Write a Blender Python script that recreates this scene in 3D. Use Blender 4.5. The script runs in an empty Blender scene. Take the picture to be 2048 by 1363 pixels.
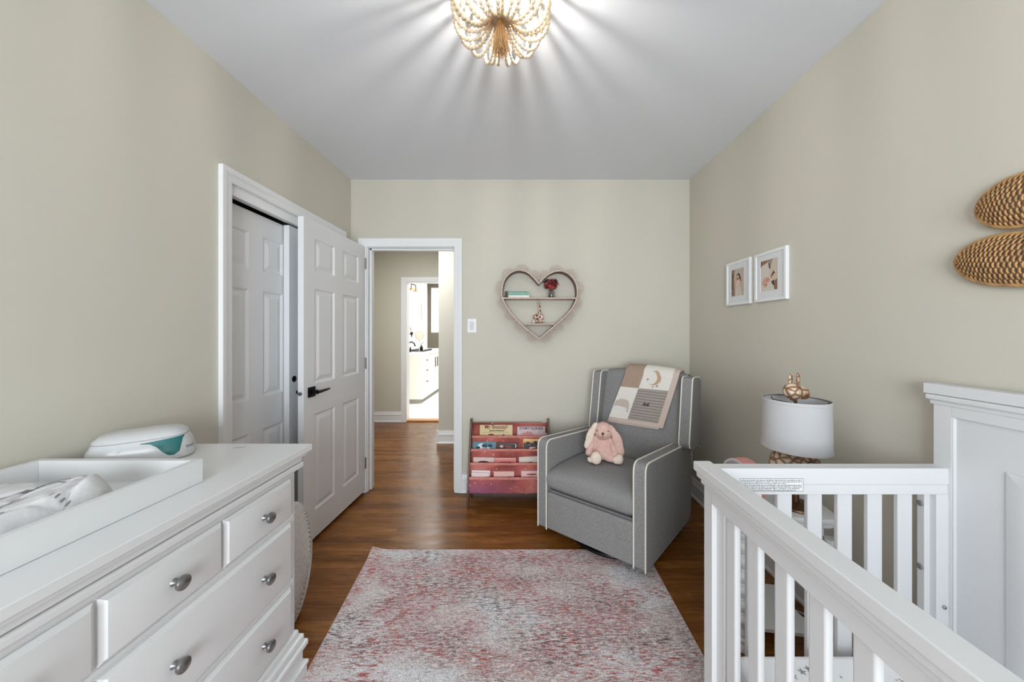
import bpy, bmesh, math, random
from mathutils import Vector, Matrix, Euler, noise
R = math.radians; PI = math.pi
scn = bpy.context.scene
COL = scn.collection
random.seed(7)

# ------------------------------------------------------------------ camera, world, lights, exposure
cd = bpy.data.cameras.new('camera'); cam = bpy.data.objects.new('camera', cd); COL.objects.link(cam)
cam.location = (0, 0, 1.33); cam.rotation_euler = (R(90), 0, 0)
cd.sensor_width = 36; cd.lens = 670 / 2048 * 36
cd.shift_x = -24 / 2048; cd.shift_y = -19.5 / 2048; cd.clip_start = 0.02
scn.camera = cam
scn.view_settings.view_transform = 'Standard'; scn.view_settings.look = 'None'
scn.view_settings.gamma = 1; scn.view_settings.use_curve_mapping = False
scn.view_settings.exposure = -0.17
scn.cycles.max_bounces = 12; scn.cycles.diffuse_bounces = 8; scn.cycles.glossy_bounces = 4
scn.cycles.caustics_reflective = False; scn.cycles.caustics_refractive = False
w = bpy.data.worlds.new('sky'); scn.world = w; w.use_nodes = True
w.node_tree.nodes['Background'].inputs[0].default_value = (0.8, 0.9, 1, 1)
w.node_tree.nodes['Background'].inputs[1].default_value = 1.0
def area(name, loc, rot, sx, sy, power, color=(1, 1, 1)):
    l = bpy.data.lights.new(name, 'AREA'); l.shape = 'RECTANGLE'; l.size = sx; l.size_y = sy
    l.energy = power; l.color = color
    o = bpy.data.objects.new(name, l); COL.objects.link(o); o.location = loc; o.rotation_euler = rot
    return o
# daylight through the two windows behind the camera, and added fill lights in the hall and bathroom
area('window_daylight', (-0.05, -2.1, 1.30), (R(90), 0, 0), 1.7, 1.55, 140, (0.88, 0.95, 1))
area('bathroom_fill_light', (-1.3, 6.6, 2.55), (0, 0, 0), 1.2, 1.6, 75, (1, 0.99, 0.96))  # unseen fill added to brighten the bathroom, no fixture there
area('hall_fill_light', (-1.3, 3.45, 2.56), (0, 0, 0), 0.35, 0.35, 30, (0.97, 0.99, 1))  # added fill without a fixture, lifts the hall walls and floor
BULB = 1450

# ------------------------------------------------------------------ materials
MATS = {}
def srgb(c):
    return tuple(((x / 255) / 12.92 if x / 255 <= 0.04045 else ((x / 255 + 0.055) / 1.055) ** 2.4) for x in c)
def mat(name, col, rough=0.5, metal=0.0, bump=0.0, bscale=60.0, spec=0.5, coat=0.0, emis=None, es=1.0, var=0.0, vscale=8.0, alpha=1.0, trans=0.0):
    if name in MATS: return MATS[name]
    m = bpy.data.materials.new(name); m.use_nodes = True
    nt = m.node_tree; b = nt.nodes['Principled BSDF']
    c = srgb(col)
    b.inputs['Base Color'].default_value = (*c, 1)
    b.inputs['Roughness'].default_value = rough; b.inputs['Metallic'].default_value = metal
    b.inputs['Specular IOR Level'].default_value = spec
    b.inputs['Coat Weight'].default_value = coat; b.inputs['Coat Roughness'].default_value = 0.15
    b.inputs['Transmission Weight'].default_value = trans
    b.inputs['Alpha'].default_value = alpha
    if emis:
        b.inputs['Emission Color'].default_value = (*srgb(emis), 1); b.inputs['Emission Strength'].default_value = es
    tc = nt.nodes.new('ShaderNodeTexCoord')
    if var > 0:
        n = nt.nodes.new('ShaderNodeTexNoise'); n.inputs['Scale'].default_value = vscale; n.inputs['Detail'].default_value = 4
        nt.links.new(tc.outputs['Object'], n.inputs['Vector'])
        r = nt.nodes.new('ShaderNodeValToRGB'); e = r.color_ramp.elements
        e[0].position = 0.3; e[1].position = 0.7
        e[0].color = (*[x * (1 - var) for x in c], 1); e[1].color = (*[min(1, x * (1 + var)) for x in c], 1)
        nt.links.new(n.outputs['Fac'], r.inputs['Fac']); nt.links.new(r.outputs['Color'], b.inputs['Base Color'])
    if bump > 0:
        n2 = nt.nodes.new('ShaderNodeTexNoise'); n2.inputs['Scale'].default_value = bscale; n2.inputs['Detail'].default_value = 3
        nt.links.new(tc.outputs['Object'], n2.inputs['Vector'])
        bp = nt.nodes.new('ShaderNodeBump'); bp.inputs['Strength'].default_value = bump; bp.inputs['Distance'].default_value = 0.004
        nt.links.new(n2.outputs['Fac'], bp.inputs['Height']); nt.links.new(bp.outputs['Normal'], b.inputs['Normal'])
    MATS[name] = m
    return m
def N(nt, t, **kw):
    n = nt.nodes.new(t)
    for k, v in kw.items():
        if k.startswith('i_'):
            key = k[2:]; key = int(key) if key.isdigit() else key.replace('_', ' ')
            n.inputs[key].default_value = v
        else: setattr(n, k, v)
    return n
def ramp(nt, fac, stops):
    r = nt.nodes.new('ShaderNodeValToRGB'); el = r.color_ramp.elements
    while len(el) < len(stops): el.new(0.5)
    for e, (p, c) in zip(el, stops):
        e.position = p; e.color = (*c, 1) if len(c) == 3 else c
    nt.links.new(fac, r.inputs['Fac']); return r.outputs['Color']
def mixc(nt, fac, a, b, mode='MIX'):
    n = nt.nodes.new('ShaderNodeMix'); n.data_type = 'RGBA'; n.blend_type = mode
    for i, s in ((0, fac), (6, a), (7, b)):
        if hasattr(s, 'links') or hasattr(s, 'is_linked'): nt.links.new(s, n.inputs[i])
        elif i == 0: n.inputs[0].default_value = s
        else: n.inputs[i].default_value = (*s, 1)
    return n.outputs[2]
def coords(nt, scale=(1, 1, 1), loc=(0, 0, 0), rot=(0, 0, 0)):
    tc = nt.nodes.new('ShaderNodeTexCoord'); mp = nt.nodes.new('ShaderNodeMapping')
    mp.inputs['Scale'].default_value = scale; mp.inputs['Location'].default_value = loc; mp.inputs['Rotation'].default_value = rot
    nt.links.new(tc.outputs['Object'], mp.inputs['Vector']); return mp.outputs['Vector']
def noise_fac(nt, vec, scale, detail=3, rough=0.5, dist=0.0):
    n = nt.nodes.new('ShaderNodeTexNoise'); n.inputs['Scale'].default_value = scale; n.inputs['Detail'].default_value = detail
    n.inputs['Roughness'].default_value = rough; n.inputs['Distortion'].default_value = dist
    nt.links.new(vec, n.inputs['Vector']); return n.outputs['Fac']
def newmat(name, rough=0.5):
    m = bpy.data.materials.new(name); m.use_nodes = True; MATS[name] = m
    b = m.node_tree.nodes['Principled BSDF']; b.inputs['Roughness'].default_value = rough
    return m, m.node_tree, b
def bumpto(nt, b, h, strength=0.3, dist=0.003):
    bp = nt.nodes.new('ShaderNodeBump'); bp.inputs['Strength'].default_value = strength; bp.inputs['Distance'].default_value = dist
    nt.links.new(h, bp.inputs['Height']); nt.links.new(bp.outputs['Normal'], b.inputs['Normal'])

def make_floor():
    m, nt, b = newmat('oak_floor', 0.22); b.inputs['Specular IOR Level'].default_value = 0.35
    v = coords(nt)
    br = nt.nodes.new('ShaderNodeTexBrick')
    br.inputs['Scale'].default_value = 1.0; br.inputs['Brick Width'].default_value = 0.85; br.inputs['Row Height'].default_value = 0.057
    br.inputs['Mortar Size'].default_value = 0.0007; br.inputs['Mortar Smooth'].default_value = 0.3
    br.offset = 0.37; br.squash = 1.0
    br.inputs['Color1'].default_value = (*srgb((112, 68, 26)), 1); br.inputs['Color2'].default_value = (*srgb((142, 92, 42)), 1)
    br.inputs['Mortar'].default_value = (*srgb((96, 54, 24)), 1)
    nt.links.new(v, br.inputs['Vector'])
    g = noise_fac(nt, coords(nt, (2.0, 34, 1)), 3.0, 5, 0.6, 1.2)
    gc = ramp(nt, g, [(0.30, (0.45, 0.40, 0.36)), (0.50, (0.86, 0.85, 0.84)), (0.75, (1.12, 1.14, 1.16))])
    c = mixc(nt, 1.0, br.outputs['Color'], gc, 'MULTIPLY')
    g2 = noise_fac(nt, coords(nt, (1.2, 9, 1)), 2.2, 3)
    gc2 = ramp(nt, g2, [(0.35, (0.80, 0.78, 0.74)), (0.65, (1.1, 1.1, 1.1))])
    c = mixc(nt, 1.0, c, gc2, 'MULTIPLY')
    nt.links.new(c, b.inputs['Base Color'])
    rr = ramp(nt, g2, [(0.3, (0.2, 0.2, 0.2)), (0.7, (0.3, 0.3, 0.3))]); nt.links.new(rr, b.inputs['Roughness'])
    bumpto(nt, b, noise_fac(nt, coords(nt, (6, 20, 1)), 3.0, 2), 0.12, 0.003)
    return m
def make_rug():
    m, nt, b = newmat('rug_pile', 0.95)
    b.inputs['Specular IOR Level'].default_value = 0.1
    white = srgb((228, 227, 230)); pink = srgb((208, 184, 180)); grey = srgb((124, 112, 110)); red = srgb((176, 92, 88)); rose = srgb((192, 150, 144))
    big = noise_fac(nt, coords(nt, (1.0, 1.5, 1)), 2.4, 2)
    base = ramp(nt, big, [(0.36, white), (0.5, pink), (0.62, rose)])
    fine = noise_fac(nt, coords(nt, (16, 46, 1)), 3.0, 4, 0.7, 0.8)
    base = mixc(nt, ramp(nt, fine, [(0.42, (0, 0, 0)), (0.60, (1, 1, 1))]), base, white)
    # grey streaks running across the rug
    gm = noise_fac(nt, coords(nt, (1.6, 3.2, 1), (3.1, 1.7, 0)), 2.0, 3)
    gs = noise_fac(nt, coords(nt, (13, 60, 1), (9, 2, 0)), 2.2, 4, 0.75, 0.6)
    gmask = mixc(nt, 1.0, ramp(nt, gm, [(0.40, (0.15, 0.15, 0.15)), (0.60, (1, 1, 1))]), ramp(nt, gs, [(0.48, (0, 0, 0)), (0.58, (1, 1, 1))]), 'MULTIPLY')
    c = mixc(nt, gmask, base, grey)
    rm = noise_fac(nt, coords(nt, (1.7, 2.6, 1), (7.3, 4.2, 0)), 2.3, 3)
    rs = noise_fac(nt, coords(nt, (11, 66, 1), (2, 8, 0)), 2.0, 4, 0.75, 0.5)
    rmask = mixc(nt, 1.0, ramp(nt, rm, [(0.43, (0.10, 0.10, 0.10)), (0.54, (1, 1, 1))]), ramp(nt, rs, [(0.49, (0, 0, 0)), (0.60, (1, 1, 1))]), 'MULTIPLY')
    c = mixc(nt, rmask, c, red)
    # curly pile speckle
    sp = noise_fac(nt, coords(nt, (85, 120, 1)), 1.0, 3, 0.6, 3.0)
    c = mixc(nt, 1.0, c, ramp(nt, sp, [(0.37, (0.40, 0.38, 0.38)), (0.47, (0.88, 0.87, 0.87)), (0.60, (1.14, 1.14, 1.14))]), 'MULTIPLY')
    nt.links.new(c, b.inputs['Base Color'])
    bumpto(nt, b, sp, 0.8, 0.006)
    return m
def make_fabric(name, col, s=300, var=0.32):
    m, nt, b = newmat(name, 0.92); b.inputs['Specular IOR Level'].default_value = 0.15
    c = srgb(col)
    a = noise_fac(nt, coords(nt, (1, 1, 5)), s, 2); d = noise_fac(nt, coords(nt, (5, 5, 1)), s * 0.35, 2)
    h = mixc(nt, 0.5, a, d)
    cc = ramp(nt, h, [(0.38, tuple(x * (1 - var) for x in c)), (0.62, tuple(min(1, x * (1 + var)) for x in c))])
    nt.links.new(cc, b.inputs['Base Color']); bumpto(nt, b, h, 0.35, 0.002)
    return m
def make_sling():
    m, nt, b = newmat('galaxy_canvas', 0.85)
    n1 = noise_fac(nt, coords(nt, (1, 1, 1)), 4.5, 3)
    c = ramp(nt, n1, [(0.36, srgb((134, 66, 60))), (0.5, srgb((172, 88, 80))), (0.66, srgb((196, 122, 114)))])
    sep = nt.nodes.new('ShaderNodeSeparateXYZ'); nt.links.new(coords(nt), sep.inputs[0])
    z = ramp(nt, sep.outputs['Z'], [(0.06, (1, 1, 1)), (0.24, (0, 0, 0))])
    x = N(nt, 'ShaderNodeMapRange'); nt.links.new(sep.outputs['X'], x.inputs['Value'])
    x.inputs['From Min'].default_value = -0.28; x.inputs['From Max'].default_value = 0.15
    x.inputs['To Min'].default_value = 1; x.inputs['To Max'].default_value = 0
    f = mixc(nt, 1.0, z, x.outputs['Result'], 'MULTIPLY')
    c = mixc(nt, f, c, srgb((162, 104, 146)))
    vo = nt.nodes.new('ShaderNodeTexVoronoi'); vo.inputs['Scale'].default_value = 26; nt.links.new(coords(nt), vo.inputs['Vector'])
    c = mixc(nt, ramp(nt, vo.outputs['Distance'], [(0.10, (0.8, 0.8, 0.8)), (0.15, (0, 0, 0))]), c, srgb((236, 210, 204)))
    vo2 = nt.nodes.new('ShaderNodeTexVoronoi'); vo2.inputs['Scale'].default_value = 17; nt.links.new(coords(nt, (1, 1, 1), (3, 3, 3)), vo2.inputs['Vector'])
    c = mixc(nt, ramp(nt, vo2.outputs['Distance'], [(0.08, (0.8, 0.8, 0.8)), (0.11, (0, 0, 0))]), c, srgb((70, 26, 34)))
    nt.links.new(c, b.inputs['Base Color']); return m
def make_vine():
    m, nt, b = newmat('bronze_vine', 0.4)
    vo = nt.nodes.new('ShaderNodeTexVoronoi'); vo.feature = 'DISTANCE_TO_EDGE'; vo.inputs['Scale'].default_value = 34
    nt.links.new(coords(nt), vo.inputs['Vector'])
    c = ramp(nt, vo.outputs['Distance'], [(0.03, srgb((112, 78, 54))), (0.10, srgb((172, 142, 116))), (0.3, srgb((212, 192, 172)))])
    nt.links.new(c, b.inputs['Base Color']); bumpto(nt, b, vo.outputs['Distance'], 0.8, 0.01); b.inputs['Metallic'].default_value = 0.2
    return m
def make_giraffe():
    m, nt, b = newmat('giraffe_spots', 0.7)
    vo = nt.nodes.new('ShaderNodeTexVoronoi'); vo.feature = 'DISTANCE_TO_EDGE'; vo.inputs['Scale'].default_value = 42
    nt.links.new(coords(nt), vo.inputs['Vector'])
    c = ramp(nt, vo.outputs['Distance'], [(0.10, srgb((222, 200, 184))), (0.16, srgb((110, 74, 64)))]); nt.links.new(c, b.inputs['Base Color'])
    return m
def make_wood(name, c1, c2, rough=0.45, sc=(3, 3, 30)):
    m, nt, b = newmat(name, rough)
    g = noise_fac(nt, coords(nt, sc), 3, 4, 0.6, 0.6)
    nt.links.new(ramp(nt, g, [(0.35, srgb(c1)), (0.65, srgb(c2))]), b.inputs['Base Color']); return m
OAK = make_floor(); RUG = make_rug()
WALL = mat('wall_paint', (198, 194, 182), 0.75, bump=0.03, bscale=90)
CEIL = mat('ceiling_paint', (219, 222, 228), 0.8, bump=0.03, bscale=90)
TRIM = mat('trim_white', (228, 229, 231), 0.38)
DOORW = mat('door_white', (224, 225, 227), 0.42)
FURN = mat('furniture_white', (217, 218, 219), 0.28)
CRIBW = mat('crib_white', (212, 213, 215), 0.38)
BLACK = mat('black_metal', (18, 18, 20), 0.35, 0.6)
DARK = mat('dark_gap', (22, 22, 22), 0.8)
NICKEL = mat('brushed_nickel', (150, 150, 150), 0.3, 1.0)
STEEL = mat('zinc_bolt', (160, 160, 162), 0.5, 0.7)
GREY = make_fabric('grey_upholstery', (134, 133, 133))
PIPE = mat('cream_piping', (222, 216, 206), 0.7)
BEAD = mat('wood_bead', (216, 199, 172), 0.6, var=0.12, vscale=30)
JUTE = mat('jute_tassel', (196, 156, 108), 0.9, var=0.25, vscale=200)
SLING = make_sling(); VINE = make_vine(); GIRAFFE = make_giraffe()
DWOOD = make_wood('dark_walnut', (72, 50, 38), (108, 78, 58))
RATTAN = mat('rattan', (196, 178, 166), 0.7, var=0.18, vscale=60)
RATTAND = mat('rattan_band', (128, 104, 88), 0.7, var=0.2, vscale=60)
WICKER = mat('wicker', (178, 138, 92), 0.6, var=0.3, vscale=45)
WHITE = mat('white_plastic', (200, 201, 203), 0.22, coat=0.15)
LINEN = mat('lampshade_linen', (188, 188, 190), 0.85, bump=0.1, bscale=500)
PLUSH = mat('pink_plush', (210, 174, 164), 0.95, bump=0.6, bscale=140, var=0.08, vscale=60)
PLUSHL = mat('cream_plush', (222, 204, 190), 0.95, bump=0.7, bscale=140, var=0.08, vscale=60)
ROPE = mat('cotton_rope', (186, 180, 176), 0.9, bump=0.6, bscale=160, var=0.12, vscale=90)
CLOTHW = mat('white_cotton', (248, 248, 250), 0.85)
GLASS = mat('clear_glass', (255, 255, 255), 0.02, trans=1.0)
MIRROR = mat('mirror_glass', (235, 235, 235), 0.03, 1.0)
INK = mat('grey_ink', (120, 120, 124), 0.7)

# ------------------------------------------------------------------ mesh builder
class MB:
    def __init__(s): s.v = []; s.f = []; s.m = []; s.mi = 0
    def add(s, vs, fs):
        o = len(s.v); s.v += [tuple(p) for p in vs]; s.f += [tuple(i + o for i in f) for f in fs]; s.m += [s.mi] * len(fs); return s
    def mt(s, i): s.mi = i; return s
    def box(s, x0, x1, y0, y1, z0, z1):
        return s.add([(x0,y0,z0),(x1,y0,z0),(x1,y1,z0),(x0,y1,z0),(x0,y0,z1),(x1,y0,z1),(x1,y1,z1),(x0,y1,z1)],
                     [(0,3,2,1),(4,5,6,7),(0,1,5,4),(1,2,6,5),(2,3,7,6),(3,0,4,7)])
    def obox(s, c, size, M=None):
        hx, hy, hz = (a / 2 for a in size); M = M or Matrix.Identity(3); c = Vector(c)
        vs = [c + M @ Vector(p) for p in [(-hx,-hy,-hz),(hx,-hy,-hz),(hx,hy,-hz),(-hx,hy,-hz),(-hx,-hy,hz),(hx,-hy,hz),(hx,hy,hz),(-hx,hy,hz)]]
        return s.add(vs, [(0,3,2,1),(4,5,6,7),(0,1,5,4),(1,2,6,5),(2,3,7,6),(3,0,4,7)])
    def prism(s, poly, axis, a0, a1):
        n = len(poly)
        def P(p, a): return {'x': (a, p[0], p[1]), 'y': (p[0], a, p[1]), 'z': (p[0], p[1], a)}[axis]
        vs = [P(p, a0) for p in poly] + [P(p, a1) for p in poly]
        return s.add(vs, [tuple(range(n))[::-1], tuple(range(n, 2 * n))] + [(i, (i + 1) % n, n + (i + 1) % n, n + i) for i in range(n)])
    def lathe(s, prof, c=(0, 0, 0), M=None, n=24):
        M = M or Matrix.Identity(3); c = Vector(c); vs = []; fs = []
        for r, z in prof:
            for k in range(n):
                a = 2 * PI * k / n; vs.append(c + M @ Vector((r * math.cos(a), r * math.sin(a), z)))
        for i in range(len(prof) - 1):
            for k in range(n):
                fs.append((i*n+k, i*n+(k+1)%n, (i+1)*n+(k+1)%n, (i+1)*n+k))
        if prof[0][0] > 1e-5: fs.append(tuple(range(n))[::-1])
        if prof[-1][0] > 1e-5: fs.append(tuple(range((len(prof)-1)*n, len(prof)*n)))
        return s.add(vs, fs)
    def ell(s, c, r, M=None, nu=16, nv=10):
        if not hasattr(r, '__len__'): r = (r, r, r)
        M = M or Matrix.Identity(3); c = Vector(c); vs = [c + M @ Vector((0, 0, -r[2]))]; fs = []
        for i in range(1, nv):
            t = -PI/2 + PI * i / nv
            for k in range(nu):
                a = 2 * PI * k / nu
                vs.append(c + M @ Vector((r[0]*math.cos(t)*math.cos(a), r[1]*math.cos(t)*math.sin(a), r[2]*math.sin(t))))
        vs.append(c + M @ Vector((0, 0, r[2])))
        for k in range(nu): fs.append((0, 1+(k+1)%nu, 1+k))
        for i in range(nv-2):
            for k in range(nu):
                fs.append((1+i*nu+k, 1+i*nu+(k+1)%nu, 1+(i+1)*nu+(k+1)%nu, 1+(i+1)*nu+k))
        l = len(vs)-1; b0 = 1+(nv-2)*nu
        for k in range(nu): fs.append((b0+k, b0+(k+1)%nu, l))
        return s.add(vs, fs)
    def tube(s, pts, r, n=8, closed=False, flat=1.0):
        P = [Vector(p) for p in pts]; m = len(P); rs = r if hasattr(r, '__len__') else [r] * m
        vs = []; fs = []; up = None
        for i in range(m):
            a = P[(i-1) % m] if (closed or i > 0) else P[0]; b = P[(i+1) % m] if (closed or i < m-1) else P[-1]
            t = (b - a).normalized() if (b - a).length > 1e-9 else Vector((0, 0, 1))
            if up is None:
                up = Vector((0, 0, 1)) if abs(t.z) < 0.9 else Vector((1, 0, 0))
            u = (up - t * up.dot(t)).normalized(); up = u; v2 = t.cross(u)
            for k in range(n):
                an = 2 * PI * k / n; vs.append(P[i] + rs[i] * (u * math.cos(an) * flat + v2 * math.sin(an)))
        for i in range(m if closed else m-1):
            j = (i+1) % m
            for k in range(n): fs.append((i*n+k, i*n+(k+1)%n, j*n+(k+1)%n, j*n+k))
        if not closed: fs += [tuple(range(n))[::-1], tuple(range((m-1)*n, m*n))]
        return s.add(vs, fs)
    def grid(s, F, nu, nv, closed_u=False):
        vs = [F(i / (nu if closed_u else nu-1), j / (nv-1)) for j in range(nv) for i in range(nu)]; fs = []
        for j in range(nv-1):
            for i in range(nu if closed_u else nu-1):
                fs.append((j*nu+i, j*nu+(i+1)%nu, (j+1)*nu+(i+1)%nu, (j+1)*nu+i))
        return s.add(vs, fs)
    def loops(s, L, cap0=True, cap1=True):
        n = len(L[0]); vs = [p for l in L for p in l]; fs = []
        for j in range(len(L)-1):
            for i in range(n): fs.append((j*n+i, j*n+(i+1)%n, (j+1)*n+(i+1)%n, (j+1)*n+i))
        if cap0: fs.append(tuple(range(n))[::-1])
        if cap1: fs.append(tuple(range((len(L)-1)*n, len(L)*n)))
        return s.add(vs, fs)
    def text(s, txt, size, fn, align='CENTER', bold=0.0):
        cu = bpy.data.curves.new('t', 'FONT'); cu.body = txt; cu.size = size; cu.offset = bold * size; cu.align_x = align; cu.align_y = 'CENTER'
        o = bpy.data.objects.new('t', cu); me = o.to_mesh()
        s.add([fn(v.co.x, v.co.y) for v in me.vertices], [tuple(p.vertices) for p in me.polygons])
        o.to_mesh_clear(); bpy.data.objects.remove(o); bpy.data.curves.remove(cu); return s
    def poly(s, pts, fn):
        return s.add([fn(*p) for p in pts], [tuple(range(len(pts)))])
    def build(s, name, mats, parent=None, local=False, bevel=0, seg=2, sub=0, angle=35, smooth=True, recalc=True):
        me = bpy.data.meshes.new(name)
        if parent is not None and not local:
            Wi = WM[parent.name].inverted(); vs = [Wi @ Vector(p) for p in s.v]
        else: vs = s.v
        me.from_pydata([tuple(p) for p in vs], [], s.f)
        for mm in (mats if isinstance(mats, (list, tuple)) else [mats]): me.materials.append(mm)
        me.polygons.foreach_set('material_index', s.m)
        if recalc:
            bm = bmesh.new(); bm.from_mesh(me); bmesh.ops.recalc_face_normals(bm, faces=bm.faces); bm.to_mesh(me); bm.free()
        if smooth:
            me.polygons.foreach_set('use_smooth', [True] * len(me.polygons)); me.set_sharp_from_angle(angle=R(angle))
        me.update()
        o = bpy.data.objects.new(name, me); COL.objects.link(o)
        if parent is not None:
            o.parent = parent; WM[o.name] = WM[parent.name]
        else: WM[o.name] = Matrix.Identity(4)
        if bevel:
            md = o.modifiers.new('bevel', 'BEVEL'); md.width = bevel; md.segments = seg; md.limit_method = 'ANGLE'; md.angle_limit = R(40); md.harden_normals = True
        if sub:
            md = o.modifiers.new('sub', 'SUBSURF'); md.levels = sub; md.render_levels = sub
        return o
WM = {}
def thing(name, label, cat, loc=(0, 0, 0), rz=0, group=None):
    o = bpy.data.objects.new(name, None); COL.objects.link(o); o.location = loc; o.rotation_euler = (0, 0, rz)
    o.empty_display_size = 0.05
    WM[o.name] = Matrix.Translation(Vector(loc)) @ Matrix.Rotation(rz, 4, 'Z')
    o['label'] = label; o['category'] = cat
    if group: o['group'] = group
    return o
def tag(o, label, cat, group=None):
    o['label'] = label; o['category'] = cat
    if group: o['group'] = group
    return o
def struct(o): o['kind'] = 'structure'; return o
def blob(name, ells, m, parent, voxel=0.006, local=True, smooth_it=6):
    b = MB()
    for e in ells: b.ell(e[0], e[1], e[2] if len(e) > 2 else None, 20, 12)
    o = b.build(name, m, parent, local=local)
    md = o.modifiers.new('remesh', 'REMESH'); md.mode = 'VOXEL'; md.voxel_size = voxel; md.use_smooth_shade = True
    md = o.modifiers.new('smooth', 'SMOOTH'); md.factor = 0.5; md.iterations = smooth_it
    return o
def rot(ax, deg): return Matrix.Rotation(R(deg), 3, ax)
def dup(o, loc=None, parent=None, rz=None):
    c = o.copy(); COL.objects.link(c)
    if parent is not None: c.parent = parent
    if loc is not None: c.location = loc
    if rz is not None: c.rotation_euler = (0, 0, rz)
    WM[c.name] = WM[o.name]
    for ch in list(o.children): dup(ch, parent=c)
    return c
# ------------------------------------------------------------------ the room shell
XL, XR, YB, YF, ZC = -1.433, 1.371, 2.774, -2.0, 2.585
struct(MB().box(-2.5, 1.55, -2.15, 4.93, -0.05, 0.0).build('floor', OAK))
struct(MB().box(-2.5, 1.55, -2.15, 5.04, ZC, ZC + 0.08).build('ceiling', CEIL))
DX0, DX1, DZ = -1.300, -0.5735, 2.03            # doorway in the back wall
b = MB().box(-2.38, DX0, YB, YB + .12, 0, ZC).box(DX1, XR + .12, YB, YB + .12, 0, ZC).box(DX0, DX1, YB, YB + .12, DZ, ZC)
struct(b.build('wall_back', WALL))
CY0, CY1, CZ = 1.634, 2.60, 2.053               # closet opening in the left wall
b = MB().box(XL - .12, XL, YF - .12, CY0, 0, ZC).box(XL - .12, XL, CY1, YB, 0, ZC).box(XL - .12, XL, CY0, CY1, CZ, ZC)
struct(b.build('wall_left', WALL))
b = MB().box(-2.05, XL - .1, CY0 - .1, CY0 - .06, 0, ZC).box(-2.09, -2.05, CY0 - .1, CY1 + .1, 0, ZC).box(-2.05, XL - .1, CY1 + .06, CY1 + .1, 0, ZC)
struct(b.build('wall_closet', WALL))
struct(MB().box(XR, XR + .12, YF - .12, YB, 0, ZC).build('wall_right', WALL))
wx0, wx1, wz0, wz1 = -.92, .82, 0.52, 2.10
b = MB().box(XL, wx0, YF - .12, YF, 0, ZC).box(wx1, XR, YF - .12, YF, 0, ZC).box(wx0, wx1, YF - .12, YF, 0, wz0).box(wx0, wx1, YF - .12, YF, wz1, ZC)
struct(b.build('wall_front', WALL))
b = MB().box(wx0 - .07, wx0, YF, YF + .02, wz0, wz1 + .07).box(wx1, wx1 + .07, YF, YF + .02, wz0, wz1 + .07).box(wx0, wx1, YF, YF + .02, wz1, wz1 + .07).box(wx0 - .09, wx1 + .09, YF, YF + .05, wz0 - .03, wz0)
b.box(-.07, -.03, YF - .08, YF - .05, wz0, wz1)
struct(b.build('window_2', TRIM))
# hall and bathroom
struct(MB().box(-2.38, -2.26, YB + .12, 4.92, 0, ZC).build('wall_hall_left', WALL))
BX0, BX1, BZ = -1.735, -1.08, 2.058
b = MB().box(-2.38, BX0, 4.92, 5.04, 0, ZC).box(BX1, -1.015, 4.92, 5.04, 0, ZC).box(BX0, BX1, 4.92, 5.04, BZ, ZC)
struct(b.build('wall_hall_far', WALL))
struct(MB().box(-1.015, 1.55, 3.98, 5.04, 0, ZC).build('wall_hall_right', WALL))
struct(MB().box(1.49, 1.55, YB + .12, 3.98, 0, ZC).build('wall_hall_end', WALL))
BW = mat('bathroom_paint', (240, 240, 238), 0.6)
TAUPE = mat('taupe_tile', (92, 86, 74), 0.35)
TILE = mat('white_floor_tile', (240, 240, 238), 0.3)
struct(MB().box(-2.4, 0.0, 4.93, 8.33, -0.04, 0.012).build('floor_bathroom', TILE))
struct(MB().box(-2.52, 0.1, 5.04, 8.45, ZC, ZC + .08).build('ceiling_bathroom', BW))
struct(MB().box(-2.52, -2.4, 5.04, 8.33, 0, ZC).build('wall_bathroom_left', BW))
struct(MB().box(0, .12, 5.04, 8.33, 0, ZC).build('wall_bathroom_right', BW))
b = MB().box(-2.52, -2.31, 8.33, 8.45, 0, ZC).box(-1.3, .12, 8.33, 8.45, 0, ZC).box(-2.31, -1.3, 8.33, 8.45, 0, 1.30).box(-2.31, -1.3, 8.33, 8.45, 2.41, ZC)
struct(b.build('wall_bathroom_far', TAUPE))
FROST = mat('frosted_daylight', (250, 252, 255), 0.5, emis=(250, 250, 246), es=2.2)
wf = struct(MB().box(-2.31, -1.3, 8.38, 8.39, 1.30, 2.41).build('window_1', FROST))
b = MB().box(-2.31, -2.28, 8.335, 8.375, 1.301, 2.409).box(-1.34, -1.301, 8.335, 8.375, 1.301, 2.409).box(-2.28, -1.34, 8.335, 8.375, 1.301, 1.33).box(-2.28, -1.34, 8.335, 8.375, 2.38, 2.409)
b.build('window_frame', TRIM, wf)
struct(MB().box(BX0, BX1, 4.925, 5.045, 0.0, 0.02).build('trim_7', make_wood('oak_threshold', (170, 116, 66), (196, 142, 88), 0.4, (3, 30, 30)), bevel=.004))

# ------------------------------------------------------------------ casings and baseboards
def casing(name, plane, o0, o1, top, at, s, w=.063, bottom=0.0, m=TRIM):
    """plane 'y': opening along X in a wall facing s*Y at Y=at; plane 'x': opening along Y in a wall facing s*X"""
    prof = [(0, 0), (0, .010), (.010, .014), (.034, .016), (.042, .020), (w, .022), (w, 0)]
    def pt(a, h, d): return (a, at + s * d, h) if plane == 'y' else (at + s * d, a, h)
    b = MB(); L = []
    for (u, d) in prof: L.append([pt(o0 - u, bottom, d), pt(o0 - u, top + u, d), pt(o1 + u, top + u, d), pt(o1 + u, bottom, d)])
    n = len(prof); vs = [p for l in L for p in l]; fs = []
    for i in range(n):
        j = (i + 1) % n
        for k in range(3): fs.append((i*4+k, i*4+k+1, j*4+k+1, j*4+k))
    fs += [tuple(i*4 for i in range(n)), tuple(i*4+3 for i in range(n))]
    b.add(vs, fs); return struct(b.build(name, m))
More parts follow.
